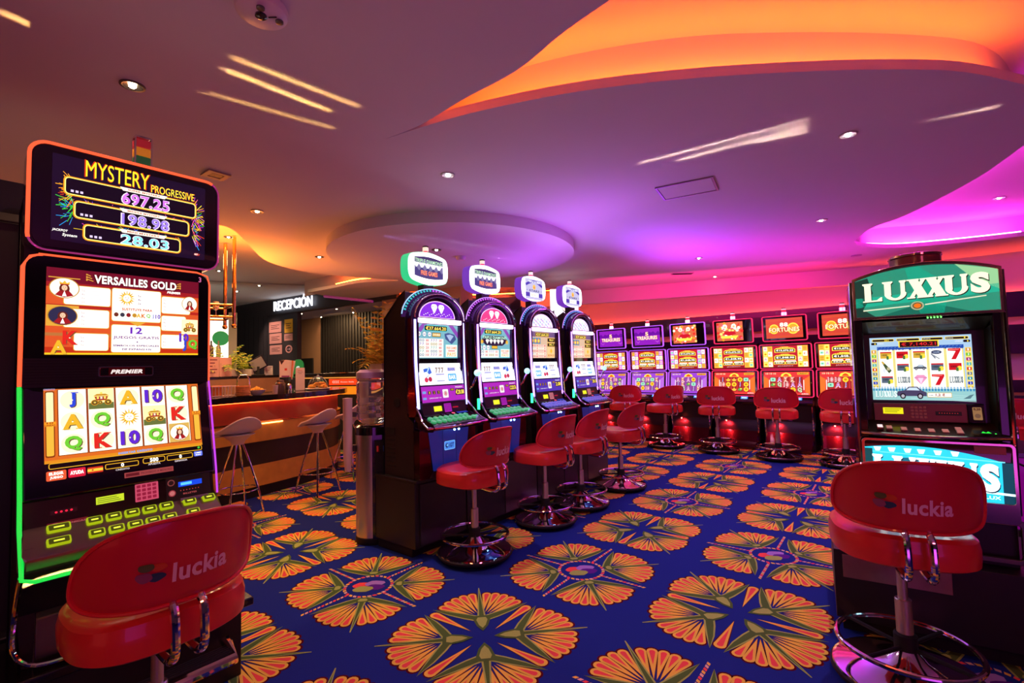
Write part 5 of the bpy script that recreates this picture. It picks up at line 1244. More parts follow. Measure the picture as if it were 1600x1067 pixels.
# button ledge, curved outwards
def ledge(z, ex): return [(x0+.0+(x1-x0)*i/12, -ex*math.sin(PI*i/12)) for i in range(13)]
mb = MB(); n = 13
fr = ledge(0, .085)
mb.add([(x, .08, 1.03) for x, y in fr]+[(x, y-.005, .985) for x, y in fr]+[(x, y, .965) for x, y in fr]+[(x, .08, .955) for x, y in fr], [(r*n+i, r*n+i+1, (r+1)*n+i+1, (r+1)*n+i) for r in range(3) for i in range(n-1)], M('ledge_bronze', (.06,.04,.03), .3, .6, coat=.4))
mb.build('button_ledge', t)
mb = MB(); mb.tube([(x, y-.006, .978) for x, y in fr], .008, chr_w, 8); mb.build('ledge_trim', t)
for k, (x, n_) in enumerate(((-.0,1),(.035,1),(.09,1),(.14,1),(.19,1),(.24,1),(.29,2))):
    for q in range(n_):
        m2 = MB(); m2.prism(rrect(-.013,.013,-.018,.018,.004,2), 0, .010, M('button_silver', (.45,.22,.20), .25, .7), 'z'); m2.box(-.010,.010,-.013,.013,.010,.012, M('button_lit', (.5,.3,.28), .3, em=(.9,.25,.2), es=.35) if k else M('button_lit_white', (.6,.5,.5), .3, em=(1,.8,.8), es=1))
        b = m2.build('button', t); yy = .015 - .05*math.sin(PI*(x-x0)/(x1-x0)) - q*.03 + (.02 if n_ == 2 else 0); b.location = (x, yy, .985+.045*(yy+.06)/.14+.001); b.rotation_euler.x = .35
mb = MB(); A = Art(mb, (.335,-.02,1.008), (.085,0,0), (0,-.03,-.012), 100, 40); A.rect(0,0,100,40, bk, 1); A.poly([(30,30),(40,12),(50,26),(60,10),(70,30)], E((40,240,60),1.5), 2); A.disc(85,34,4,E((60,250,80),1.8),2,n=6); mb.build('coin_entry', t, smooth=False, label='coin entry with green glow')
# belly: glossy curved panel with reflections, then the cyan lit lettering
mb = MB(); mb.prism([(.04,.955),(-.02,.95),(-.03,.925),(.04,.60)], x0+.004, x1-.004, M('belly_gloss', (.10,.035,.03), .08, .4, coat=1.0), 'x'); mb.box(.335,.44,-.0305,-.02,.905,.94, M('sticker_rose', (.45,.16,.16), .6)); mb.build('belly_panel', t, bevel=.003)
mb = MB(); A = Art(mb, (x0+.012,-.034,.925), (x1-x0-.024,0,0), (0,.012,-.235), 1050, 470); A.res = 4
cy = M('belly_cyan', (.1,.1,.1), .2, em=lin((20,190,225)), es=1.6)
topb = [(1050*i/14, 70*(2*i/14-.65)**2) for i in range(15)]
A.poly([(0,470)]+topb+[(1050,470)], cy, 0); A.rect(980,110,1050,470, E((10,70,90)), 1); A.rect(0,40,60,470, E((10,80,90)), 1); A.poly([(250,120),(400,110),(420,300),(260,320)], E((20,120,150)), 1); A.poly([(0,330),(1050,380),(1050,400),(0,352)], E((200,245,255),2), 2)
luxxus(A, 55, 95, 960, 330, E((240,252,255),2.6), 5, -40, E((20,50,70)))
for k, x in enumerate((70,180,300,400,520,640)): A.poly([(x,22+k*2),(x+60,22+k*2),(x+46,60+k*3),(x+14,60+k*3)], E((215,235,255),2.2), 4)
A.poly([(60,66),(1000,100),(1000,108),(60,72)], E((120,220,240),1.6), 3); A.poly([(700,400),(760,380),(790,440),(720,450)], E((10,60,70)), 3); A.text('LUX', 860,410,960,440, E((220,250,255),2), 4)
mb.build('lit_belly_sign', t, smooth=False, label='cyan backlit panel with big white LUXXUS lettering')
mb = MB(); mb.frame(rrect(x0+.0,x1,.60,.955,.02), rrect(x0+.012,x1-.012,.69,.943,.012), -.036, -.024, chr_w, 'y'); mb.build('belly_trim', t, bevel=.002)
mb = MB(); mb.frame(rrect(x0+.10,x1+.02,.43,.62,.02), rrect(x0+.12,x1,.45,.60,.012), -.030, -.010, gunmetal, 'y'); mb.build('cash_door_trim', t, bevel=.002)
# neighbouring low cabinet past its right side
t = thing('display_cabinet', 'low magenta side cabinet past the right side of the green-signed machine', 'cabinet', (2.75, 2.55, 0), rowX)
mb = MB(); mb.box(-.10, .6, .0, .5, .42, .80, M('magenta_panel', (.25,.01,.22), .3, coat=.4, em=(.35,.0,.35), es=.35)); mb.box(-.10, .62, -.01, .5, .80, .83, black_gloss); mb.box(-.10,.6,.0,.5,0,.42, black_satin); mb.build('body', t, bevel=.004)
mb = MB(); mb.tube([(-.1,-.012,.78),(.5,-.012,.46)], .006, black_matt, 6); mb.build('diagonal_trim', t)
# table and stools beyond it
t = thing('gaming_table', 'dark glossy low gaming table at the right edge, before the striped wall', 'table', (6.1, 5.3, 0), -.5)
mb = MB(); mb.prism(rrect(-.7,.7,-.35,.35,.15,4), .82, .86, black_gloss, 'z'); mb.build('table_top', t, bevel=.008)
mb = MB(); mb.box(-.45,.45,-.2,.2,0,.82, black_satin); mb.build('pedestal', t, bevel=.01)

# ================================================================== BAR
path = [(-3.9,2.6),(-3.42,3.9),(-3.12,4.6),(-2.92,5.06),(-2.66,5.55),(-2.48,6.0),(-2.40,6.45),(-2.50,6.95),(-2.80,7.35),(-3.2,7.55)]
front = [Vector((p[0], p[1], 0)) for p in smooth_path([(*p, 0) for p in path], 5)]
inner = off(front, .55)
wood_lt = M('bar_wood_light', (.72,.38,.06), .4, coat=.3, var=.25, scale=9); wood_rd = M('bar_wood_red', (.30,.06,.02), .35, coat=.4, var=.2, scale=9); wood_dk = M('bar_wood_dark', (.030,.018,.016), .35, coat=.3, var=.3, scale=9)
t = thing('bar_counter', 'curved wooden bar counter with black gloss top and banded front', 'bar counter', (0,0,0))
def band(name, z0, z1, o_, m_, bev=.003):
    mb = MB(); a = off(front, -o_); b = off(front, .10)
    poly = [(p.x, p.y) for p in a] + [(p.x, p.y) for p in b[::-1]]
    mb.prism(poly, z0, z1, m_, 'z'); return mb.build(name, t, bevel=bev)
band('toe_kick', 0, .12, -.03, black_matt); band('front_board', .12, .345, .0, wood_lt); band('dark_groove', .345, .60, -.02, wood_dk); band('front_board', .60, .80, .0, wood_lt); band('lower_rail', .80, .815, .01, brass); band('upper_board', .815, 1.02, -.03, wood_rd)
mb = MB(); a = off(front, -.10); b = off(front, .62); mb.prism([(p.x, p.y) for p in a]+[(p.x, p.y) for p in b[::-1]], 1.045, 1.10, black_gloss, 'z'); mb.build('counter_top', t, bevel=.008)
mb = MB(); a = off(front, .08); b = off(front, .14); mb.prism([(p.x, p.y) for p in a]+[(p.x, p.y) for p in b[::-1]], .0, 1.045, wood_dk, 'z'); mb.build('back_board', t)
mb = MB(); a = off(front, -.025); mb.tube([(p.x, p.y, 1.035) for p in a], .007, M('bar_red_strip', (.1,.1,.1), .4, em=(1,.06,.01), es=14), 6); mb.build('red_light_strip', t, label='red light strip under the bar top')
mb = MB()
for k0, k1 in ((10,13),(16,21)):
    a = off(front, -.004)[k0:k1]; mb.tube([(p.x, p.y, .79) for p in a], .008, M('bar_amber_strip', (.1,.1,.1), .4, em=(1,.35,.08), es=9), 6)
mb.build('amber_light_strip', t)
# white bar stools
def bar_stool(label, loc, rot):
    t = thing('bar_stool', label, 'bar stool', (loc[0], loc[1], 0), rot, 'white moulded bar stools at the curved bar')
    def shellp(u, v):
        a = 2*PI*u; x = .215*math.cos(a)*v; y = .20*math.sin(a)*v
        q = y/.20
        z = .76 + .17*max(0, -q)**1.8 + .035*max(0, q)*(-1) + .03*(x/.215)**2*(1 if q < .3 else 0)
        return (x, y, z)
    mb = MB(); mb.grid(shellp, 32, 10, white_plastic, True)
    sh = mb.build('seat_shell', t); so = sh.modifiers.new('s', 'SOLIDIFY'); so.thickness = .022; so.offset = -1; sb = sh.modifiers.new('b', 'SUBSURF'); sb.levels = 1; sb.render_levels = 1
    mb = MB(); mb.lathe([(.05,.665),(.065,.70),(.12,.745),(.15,.76)], white_plastic, 24); mb.build('seat_collar', t)
    for k in range(4):
        a = PI/4+k*PI/2; c, s_ = math.cos(a), math.sin(a)
        mb = MB(); mb.tube(smooth_path([(.035*c,.035*s_,.69),(.10*c,.10*s_,.50),(.185*c,.185*s_,.22),(.235*c,.235*s_,.0)],4), .0095, chrome, 8); mb.build('leg', t)
    mb = MB(); mb.tube([(.180*math.cos(2*PI*i/36), .180*math.sin(2*PI*i/36), .235) for i in range(36)], .006, chrome, 8, closed=True); mb.build('foot_ring', t)
    return t
bs = bar_stool('white bar stool nearest the tall machine at the left, standing before the bar', (-2.66, 4.66), 1.0)
dup(bs, (-2.20, 5.42, 0), 1.15, 'white bar stool in the middle of the bar, clear of other furniture')
dup(bs, (-2.10, 6.18, 0), 1.3, 'white bar stool partly hidden behind the water cooler cup holder')

# items on the counter
def zt(x, y, z=1.10): return atz(x, y, z)
ct = 1.10
# glass dome with pastries
p = atY(497, 607, 6.55)
t = thing('cake_dome', 'glass dome over pastries on a white plate at the end of the bar', 'cake dome', (p.x, p.y, ct), 0)
mb = MB(); mb.lathe([(.001,0),(.14,0),(.165,.018),(.16,.022),(.13,.010),(.001,.008)], white_plastic, 32); mb.build('plate', t)
mb = MB(); mb.lathe([(.13*math.cos(a*PI/24)+.0, .02+.165*math.sin(a*PI/24)) for a in range(12)]+[(.001,.186)], M('dome_glass', (1,1,1), .02, trans=1.0, ior=1.15), 32); mb.build('dome', t)
mb = MB(); mb.ball((0,0,.197), .012, clear, 12); mb.build('dome_knob', t)
R_ = random.Random(5)
for k in range(6):
    q = (p.x + R_.uniform(-.07,.07), p.y + R_.uniform(-.06,.06), ct+.035+.03*(k//3))
    mb = MB(); a = R_.uniform(0, PI); mb.tube([(-.045*math.cos(a),-.045*math.sin(a),0),(-.02*math.cos(a),-.02*math.sin(a),.008),(.02*math.cos(a),.02*math.sin(a),.008),(.045*math.cos(a),.045*math.sin(a),0)], [.010,.024,.024,.010], M('pastry', (.75,.38,.06), .6, var=.3, scale=40), 10)
    o = mb.build('pastry'); o.location = q; tag(o, 'golden pastry roll under the glass dome', 'pastry', 'golden pastries under the dome')
# white menu card stand
p = atY(469, 606, 6.3)
o = MB().box(-.055,.055,-.004,.004,.0,.30, paper); A = Art(o, (-.05,-.0042,.295), (.1,0,0), (0,0,-.29), 100, 290); A.text('MENÚ', 26,20,74,34, E((200,60,40),.8), 1); A.rect(20,50,80,54, E((90,70,70),.5), 1); A.rect(30,70,70,74, E((90,70,70),.5), 1)
o.box(-.07,.07,-.03,.03,0,.008, clear)
o = o.build('menu_stand', smooth=False); o.location = (p.x, p.y, ct); o.rotation_euler.z = .25; tag(o, 'tall white menu card standing on the bar beside the glass dome', 'menu card')
# brochure holder
p = atY(446, 590, 6.6)
t = thing('brochure_holder', 'holder with white and red leaflets standing high behind the menu card', 'brochure holder', (p.x, p.y, ct), .3)
mb = MB(); mb.box(-.07,.07,-.03,.03,0,.18, black_gloss); mb.build('stand', t, bevel=.004)
mb = MB()
for k in range(4): mb.T = Matrix.Translation((.0+.01*k, .008*k, .15)) @ Matrix.Rotation(.05*k, 4, 'Y'); mb.box(-.075,.055,-.002,.002,.0,.26, paper if k != 2 else M('leaflet_orange', (.8,.3,.08), .6)); 
mb.T = Matrix.Translation((0,-.0025,.15)); mb.prism([(-.075,.26),(-.01,.26),(-.05,.20)], -.001, 0, M('leaflet_dark', (.05,.02,.03), .6)); mb.box(-.01,.02,-.001,0,.12,.15, M('leaflet_red', (.7,.05,.05), .6)); mb.box(-.05,.05,-.001,0,.02,.05, M('leaflet_violet', (.3,.05,.3), .6))
mb.build('leaflets', t)
# jars, cups, basket, bowl, rack along the bar
def lathe_item(name, prof, m_, px, py, Y, label, cat, group=None, z=ct, n=20):
    p = atY(px, py, Y); mb = MB(); mb.lathe(prof, m_, n); o = mb.build(name); o.location = (p.x, p.y, z); return tag(o, label, cat, group)
glass_d = M('dark_glass', (.12,.08,.07), .08, coat=.8); cup_or = M('cup_orange', (.8,.25,.05), .4); cup_w = M('cup_white', (.8,.7,.65), .3)
lathe_item('jar', [(.05,0),(.055,.02),(.055,.11),(.04,.13),(.04,.15),(.001,.155)], glass_d, 438, 602, 5.9, 'dark glass jar left of the menu card on the bar', 'jar')
lathe_item('sugar_shaker', [(.03,0),(.032,.08),(.02,.10),(.001,.11)], chrome, 452, 605, 5.9, 'small chrome shaker beside the menu card on the bar', 'shaker')
lathe_item('glass_tumbler', [(.025,0),(.034,.10),(.031,.10),(.023,.006),(.001,.006)], cup_w, 430, 606, 5.6, 'pale tumbler left of the dark jar on the bar', 'tumbler')
p = atY(401, 612, 5.35)
t = thing('snack_bowl', 'small white bowl heaped with yellow snacks on the bar', 'bowl', (p.x, p.y, ct))
mb = MB(); mb.lathe([(.04,0),(.075,.03),(.095,.06),(.09,.06),(.07,.03),(.001,.012)], white_plastic, 24); mb.build('bowl', t)
mb = MB()
for k in range(60): a = R_.uniform(0,2*PI); r = R_.uniform(0,.07); mb.ball((r*math.cos(a), r*math.sin(a), .05+.03*(1-r/.07)+R_.uniform(0,.01)), .012, M('snack_yellow', (.85,.55,.05), .6), 6)
mb.build('snacks', t, kind='stuff')
p = atY(380, 613, 5.2)
t = thing('cutlery_basket', 'round wicker basket with a tall handle left of the snack bowl', 'basket', (p.x, p.y, ct))
wick = M('wicker', (.75,.35,.12), .6, var=.3, scale=50)
mb = MB(); mb.lathe([(.055,0),(.065,.005),(.07,.11),(.066,.11),(.06,.01),(.001,.008)], wick, 24)
for k in range(6): mb.tube([(.0705*math.cos(2*PI*i/20), .0705*math.sin(2*PI*i/20), .015+.018*k) for i in range(20)], .004, wick, 5, closed=True)
mb.build('basket', t)
mb = MB(); mb.tube([(-.068,0,.10),(-.062,0,.19),(-.04,0,.225),(.04,0,.225),(.062,0,.19),(.068,0,.10)], .006, chrome, 8); mb.build('handle', t)
p = atY(352, 612, 5.15)
t = thing('dish_rack', 'white wire rack with an orange carton at the left end of the visible bar', 'rack', (p.x, p.y, ct), 1.1)
mb = MB()
for k in range(9): mb.tube([(-.14+k*.035,0,.0),(-.14+k*.035,0,.11)], .004, white_plastic, 6); mb.tube([(-.14+k*.035,.12,.0),(-.14+k*.035,.12,.11)], .004, white_plastic, 6)
for z in (.01,.11):
    mb.tube([(-.145,0,z),(.145,0,z),(.145,.12,z),(-.145,.12,z)], .005, white_plastic, 6, closed=True)
mb.build('rack', t)
mb = MB(); mb.box(-.13,-.03,.01,.11,.01,.12, cup_or); mb.build('carton', t, bevel=.003)
# back counter
bbT = Matrix.Translation((0,0,0))
t = thing('service_counter', 'dark back counter behind the bar, carrying plants and cards', 'counter')
q0 = atY(318, 590, 6.9); q1 = atY(452, 588, 8.3); dd = (q1-q0); dd.z = 0; dd.normalize(); pn = Vector((-dd.y, dd.x, 0))
poly = [(q0.x-dd.x*1.2, q0.y-dd.y*1.2), (q1.x, q1.y), (q1.x+pn.x*.5, q1.y+pn.y*.5), (q0.x-dd.x*1.2+pn.x*.5, q0.y-dd.y*1.2+pn.y*.5)]
BZ = 1.30
mb = MB(); mb.prism(poly, BZ-.035, BZ, black_gloss, 'z'); mb.build('worktop', t, bevel=.004)
mb = MB(); mb.prism(poly, 0, BZ-.035, M('tan_board', (.35,.18,.10), .4, coat=.2, var=.1), 'z'); mb.build('body', t)
def on_back(px, w_=.0): # point on the back counter under photo column px
    best = min((abs((q0+dd*(k*.02)-Vector((0,0,0))).x/(q0+dd*(k*.02)).y - ray(px, 580).x/ray(px, 580).y), k) for k in range(-60, 140))[1]
    v = q0+dd*(best*.02)+pn*(.12+w_); return v
bang = math.atan2(dd.y, dd.x)
# coffee machine and menus
def card(name, px0, px1, h, m_, label, cat, w_=0, lines=5):
    a, b = on_back(px0, w_), on_back(px1, w_); L = (b-a).length
    mb = MB(); mb.box(0, L, -.003, .003, 0, h, m_); mb.box(0, L, -.03, .03, 0, .006, clear); A = Art(mb, (0,-.0032,h), (L,0,0), (0,0,-h), 100, 100)
    for k in range(lines): A.rect(12,12+k*16,88-(k % 3)*14,17+k*16, E((170,60,60),.5), 1)
    o = mb.build(name, smooth=False); o.location = (a.x, a.y, BZ); o.rotation_euler.z = bang; return tag(o, label, cat)
pinkp = M('menu_pink', (.75,.38,.34), .5)
card('menu_card', 325, 351, .30, pinkp, 'large pink menu card at the left on the back counter', 'menu card')
card('menu_card', 352, 372, .29, pinkp, 'glossy pink menu card beside the larger one, before the ferns', 'menu card', .02, 0)
card('notice_card', 421, 435, .16, paper, 'small white notice card on the back counter, left of the leaflets', 'notice', 0, 3)
# point of sale screen
a = on_back(412)
t = thing('till_screen', 'dark tilted till screen among the ferns on the back counter', 'till', (a.x, a.y, BZ), .5)
mb = MB(); mb.T = Matrix.Translation((0,0,.18)) @ Matrix.Rotation(-.5, 4, 'Y'); mb.box(-.12,.12,-.015,.015,-.09,.12, black_gloss); mb.box(-.10,.10,-.018,-.015,-.07,.10, M('till_glass', (.25,.22,.22), .2)); mb.build('screen', t, bevel=.004)
mb = MB(); mb.box(-.10,.10,-.08,.08,0,.02, black_matt); mb.box(-.02,.02,-.02,.02,.02,.15, black_matt); mb.build('foot', t, bevel=.004)
# plants
leafm = [M('fern_green', (.24,.42,.04), .5, var=.3, scale=30), M('fern_yellow', (.70,.66,.07), .5, var=.3, scale=30)]
def fern(loc, n, L, seed, label, cat='plant', up=.7, pot=None, group=None, mats=leafm):
    t = thing('potted_fern', label, cat, loc, group=group); R_ = random.Random(seed); mb = MB()
    for k in range(n):
        a = R_.uniform(0, 2*PI); l = L*R_.uniform(.6,1.0); u = R_.uniform(.25, 1)*up; pts = []
        for i in range(9):
            s_ = i/8; r = l*s_*(1-.3*u); z = l*(u*s_*1.5 - .75*s_*s_*(1.1-u*.4)) + .10; pts.append(Vector((r*math.cos(a), r*math.sin(a), z)))
        mb.tube(pts, .0022, mats[k % 2], 4)
        for i in range(1, 9):
            d = (pts[i]-pts[i-1]).normalized(); side = d.cross(Vector((0,0,1))).normalized()
            for sg_ in (-1,1):
                ll = L*.26*(1-.45*i/8)*R_.uniform(.8,1.2); tip = pts[i]+side*sg_*ll+d*ll*.5+Vector((0,0,-ll*.25)); mid = (pts[i]+tip)/2+Vector((0,0,ll*.06))
                wv = d*(ll*.16); mb.add([pts[i], mid+wv, tip, mid-wv], [(0,1,2),(0,2,3)], mats[(k+i) % 2])
    mb.build('fronds', t, smooth=False)
    mb = MB()
    if pot == 'tall': mb.box(-.10,.10,-.10,.10,0,.14, M('planter_stone', (.4,.3,.25), .6, var=.2))
    else: mb.box(-.13,.13,-.07,.07,0,.11, M('planter_grey', (.55,.45,.42), .5, var=.1))
    mb.build('planter', t, bevel=.005); return t
for k, (px, L, lb) in enumerate(((332,.26,'fern behind the large pink menu card, leftmost on the back counter'),(374,.30,'broad yellow-green fern right of the pink menu cards on the back counter'),(404,.22,'fern at the right end of the ferns, by the till screen'))):
    a = on_back(px, .16); fern((a.x, a.y, BZ), 30, L*1.25, 10+k, lb, up=1.15, group='ferns in grey planters on the back counter')
# brass hanging shelf over the bar
t = thing('hanging_shelf', 'brass tube shelf hanging from the ceiling over the bar', 'shelf')
H0 = 2.985
pA = atY(352, 420, 6.0); pB = atY(366, 420, 5.7)
mb = MB(); mb.tube([(pA.x,pA.y,1.95),(pA.x,pA.y,H0)], .020, brass, 12); mb.ball((pA.x,pA.y,1.93), .03, brass, 12); mb.build('hanger', t)
mb = MB(); mb.tube([(pB.x,pB.y,1.93),(pB.x,pB.y,H0)], .020, brass, 12); mb.ball((pB.x,pB.y,1.91), .03, brass, 12); mb.build('hanger', t)
for z in (2.16, 2.02):
    for P_ in (pA, pB):
        mb = MB(); mb.tube([(P_.x,P_.y,z),(P_.x-1.5,P_.y-.9,z)], .013, brass, 8); mb.build('rail', t)
    mb = MB(); mb.tube([(pA.x,pA.y,z),(pB.x,pB.y,z)], .013, brass, 8); mb.build('rail', t)
for k in range(9):
    f = .08+.10*k; x = (pA.x+pB.x)/2-1.5*f; y = (pA.y+pB.y)/2-.9*f
    mb = MB(); mb.lathe([(.035,2.035),(.036,2.04),(.004,2.045),(.004,2.11),(.03,2.13),(.038,2.18),(.032,2.22)], M('thin_glass', (.75,.7,.6), .05, metal=.3, coat=1), 12, (0,0)); o = mb.build('wine_glass'); o.location = (x, y, 0)
    tag(o, 'stemmed glass standing on the brass shelf over the bar', 'glass', 'glasses on the hanging brass shelf')
# lit back bar display
a = atY(340, 520, 8.6); 
t = thing('bottle_display', 'bright white lit bottle display behind the bar', 'display', (a.x, a.y, 0), .5)
mb = MB(); mb.box(-1.2,.17,.0,.04,1.35,2.35, M('display_white', (.9,.88,.8), .5, em=(1,.93,.75), es=1.6)); mb.build('lit_panel', t, smooth=False)
mb = MB(); mb.box(.17,.30,-.06,.04,1.2,2.45, M('column_pale', (.55,.60,.48), .6)); mb.box(-1.2,.3,-.2,.05,1.60,1.63, clear); mb.build('side_column', t)
def bottle(x, y, z, c, label):
    mb = MB(); mb.lathe([(.035,0),(.038,.02),(.038,.18),(.014,.23),(.013,.30),(.001,.302)], M('bottle_%d%d' % (c[0]*10, c[1]*10), c, .15, coat=.6), 14); o = mb.build('bottle'); o.matrix_world = t.matrix_basis @ Matrix.Translation((x, y, z)); return tag(o, label, 'bottle', 'bottles on the lit back bar shelf')
bpy.context.view_layer.update()
for k in range(8): bottle(-.75+.11*k, -.09, 1.632, ((.05,.2,.06),(.25,.12,.04),(.1,.08,.08),(.5,.4,.3))[k % 4], 'bottle standing on the lit back bar shelf')
mb = MB(); mb.lathe([(.13,0),(.13,.03),(.001,.03)], M('disc_green', (.01,.25,.06), .4, em=(.01,.3,.08), es=.6), 28); o = mb.build('round_sign'); o.matrix_world = t.matrix_basis @ Matrix.Translation((.05, -.02, 1.98)) @ Matrix.Rotation(PI/2, 4, 'X'); tag(o, 'green round sign on the lit back bar display', 'sign')

# ================================================================== RECEPTION
def on_wall(name, s0, z, depth=0): return RT @ Vector((s0, depth, z))
# sign letters
V, F, _ = text_mesh('RECEPCIÓN', .012, 0, 3)
ta, za = rpx(431, 483); tb, _ = rpx(491, 474)
o = MB(); o.T = RT; h_ = .30
V2, F2 = V, F
cap = MB(); cap.T = RT
white_lit = M('sign_letters_white', (.8,.8,.9), .4, em=(.85,.88,1), es=2.0)
cap.add([(ta+(tb-ta)*u, -.055, RB+.07+.27*v) for u, v in V], F, white_lit)
o = cap.build('reception_sign', smooth=False); so = o.modifiers.new('s', 'SOLIDIFY'); so.thickness = .02; tag(o, 'glowing white RECEPCIÓN letters on the dark fascia', 'sign')
# notices on the short wall
WD = .015
def notice(px0, py0, px1, py1, m_, label, cat='notice', lines=3, rnd=False, txt=None):
    def onw(x, y):
        d = ray(x, y); N3 = RT.to_3x3() @ Vector((0,1,0)); P0 = RT @ Vector((0, WD, 0)); k = (P0 - Vector((0,0,CAM_H))).dot(N3)/d.dot(N3); q = RT.inverted() @ (Vector((0,0,CAM_H))+d*k); return q.x, q.z
    (a, zt_), (b, zb2) = onw(px0, py0), onw(px1, py1)
    mb = MB()
    if rnd: mb.prism([((a+b)/2+(b-a)/2*math.cos(PI*i/12), (zt_+zb2)/2+(zt_-zb2)/2*math.sin(PI*i/12)) for i in range(24)], -.008, 0, m_)
    else: mb.box(a, b, -.008, 0, zb2, zt_, m_)
    A = Art(mb, (a,-.0085,zt_), (b-a,0,0), (0,0,zb2-zt_), 100, 100)
    ink = E((80,40,40), .35)
    if rnd: A.disc(50,50,34,E((40,14,18),.5),1); A.text('+18', 26,36,74,66, E((230,160,150),.8), 3)
    else:
        for k in range(lines): A.rect(16,30+k*16,84-(k % 2)*16,35+k*16, ink, 1)
    o = mb.build('notice', smooth=False); o.matrix_world = RT @ Matrix.Translation((0, WD, 0)); return tag(o, label, cat)
notice(421, 504, 440, 518.5, pinkp, 'pale pink notice at the top left of the notice wall'); notice(421.5, 522, 440.5, 536, pinkp, 'pale pink notice in the middle left of the notice wall'); notice(422, 540, 441, 553, pinkp, 'pink notice with a red foot at the lower left of the notice wall')
nn = notice(445, 499.5, 457.5, 519, M('poster_yellow', (.85,.48,.04), .5), 'yellow poster with a black mark on the notice wall', 'poster', 3); notice(444.5, 522, 457.5, 531.5, pinkp, 'small pink notice under the yellow poster'); notice(446.5, 539.5, 457, 551, M('sticker_pink', (.8,.42,.4), .5), 'round pink +18 sticker on the notice wall', 'sticker', rnd=True)
# reception desk
da = atY(480, 590, 8.45); db = atY(600, 590, 7.95)
dv = (db-da); dv.z = 0; dl_ = dv.length; dang = math.atan2(dv.y, dv.x)
t = thing('reception_desk', 'black reception desk with red and yellow front panels', 'desk', (da.x, da.y, 0), dang)
mb = MB(); mb.box(-.3, dl_-.05, .0, .45, 1.26, 1.31, black_gloss); mb.build('desk_top', t, bevel=.005)
mb = MB(); mb.box(-.25, dl_-.1, .04, .42, 0, 1.26, black_satin); mb.box(-.25, dl_-.1, .03, .04, 1.22, 1.24, M('desk_amber_line', (.1,.1,.1), .4, em=(1,.35,.05), es=.8)); mb.build('body', t)
mb = MB(); xs = .28*dl_
A = Art(mb, (xs,.029,1.21), (dl_*.66,0,0), (0,0,-.50), 400, 300)
A.rect(0,0,400,64, M('panel_red_lit', (.6,.06,.02), .4, em=lin((225,60,20)), es=.8), 0); A.rect(0,78,400,160, M('panel_amber_lit', (.6,.3,.02), .4, em=lin((220,120,20)), es=.8), 0); A.rect(0,66,400,78, E((30,10,10),.5), 0)
for k in range(4): A.line(30-k*0+k*14,32,38+k*14,18,3.5,E((255,225,205)),2); A.line(30+k*14,32,38+k*14,46,3.5,E((255,225,205)),2)
A.text('Acceso', 92,26,150,38, E((255,215,190)), 2); A.text('Sala', 158,26,200,38, E((255,215,190)), 2)
for k in range(3): A.line(38+k*14,118,30+k*14,104,3.5,E((255,235,215)),2); A.line(38+k*14,118,30+k*14,132,3.5,E((255,235,215)),2)
mb.build('front_panels', t, smooth=False, label='red and amber panels with arrow marks')
for k, (px, lb) in enumerate(((520,'small white card flat on the reception desk, left of the orange one'),(536,'small orange card flat on the reception desk'),(550,'small pale card flat on the reception desk, right of the orange one'))):
    a = atY(px, 577, 8.15); mb = MB(); mb.box(-.06,.06,-.04,.04,0,.006, paper if k != 1 else cup_or); o = mb.build('card', smooth=False); o.location = (a.x, a.y+.05, 1.311); o.rotation_euler.z = dang; tag(o, lb, 'card')
a = atY(466, 565, 8.6); mb = MB(); mb.prism([(-.10,0),(.10,0),(.10,.22)]+[(.10*math.cos(PI*i/10), .22+.10*math.sin(PI*i/10)) for i in range(1,10)]+[(-.10,.22)], -.01, .01, M('rounded_sign_green', (.02,.22,.07), .4, em=(.01,.2,.05), es=.4)); A = Art(mb, (-.1,-.0102,.3), (.2,0,0), (0,0,-.3), 100, 150); A.text('S', 34,50,66,100, E((225,240,225),.9), 1, bold=.04)
o = mb.build('rounded_sign', smooth=False); o.location = (a.x, a.y, 1.25); tag(o, 'green round-topped sign behind the menu card, at the foot of the notice wall', 'sign')
# tall palm on the desk
a = atY(590, 570, 7.95)
fern((a.x, a.y, 1.31), 34, .66, 77, 'tall feathery plant rising behind the water cooler, left of the arched machine', up=1.5, pot='tall', mats=[M('palm_olive', (.45,.36,.06), .5, var=.3, scale=30), M('palm_amber', (.75,.46,.07), .5, var=.3, scale=30)])
a = atY(578, 576, 8.0)
mb = MB(); mb.box(-.10,.06,-.05,.05,0,.10, clear); mb.box(-.04,.08,-.04,.04,.10,.17, clear); o = mb.build('acrylic_box', smooth=False); o.location = (a.x, a.y+.3, 1.311); tag(o, 'clear acrylic leaflet box on the reception desk beside the tall plant', 'leaflet box')

# ================================================================== WATER COOLER
cp = (-1.135, 3.90)
t = thing('water_cooler', 'steel water cooler with a big blue bottle beside the nearest arched machine', 'water cooler', (cp[0], cp[1], 0), .35)
mb = MB(); mb.lathe([(.135,0),(.14,.01),(.14,.05),(.135,.055)], black_matt, 32); mb.lathe([(.05,.84),(.14,.84),(.14,.90),(.12,.915),(.05,.915)], black_gloss, 32); mb.box(-.02,.13,-.14,-.05,.05,.84, black_gloss); mb.build('housing', t)
mb = MB(); mb.lathe([(.136,.055),(.136,.84)], steel, 40); mb.build('steel_body', t)
mb = MB(); mb.box(.0,.10,-.165,-.14,.55,.80, black_matt); mb.tube([(.02,-.17,.76),(.02,-.19,.72)], .010, M('tap_red',(.5,.02,.02),.4), 8); mb.tube([(.07,-.17,.76),(.07,-.19,.72)], .010, M('tap_blue',(.02,.08,.5),.4), 8); mb.build('taps', t)
bt_ = M('bottle_blue_clear', (.80,.82,.95), .03, trans=.85, ior=1.2, coat=.6)
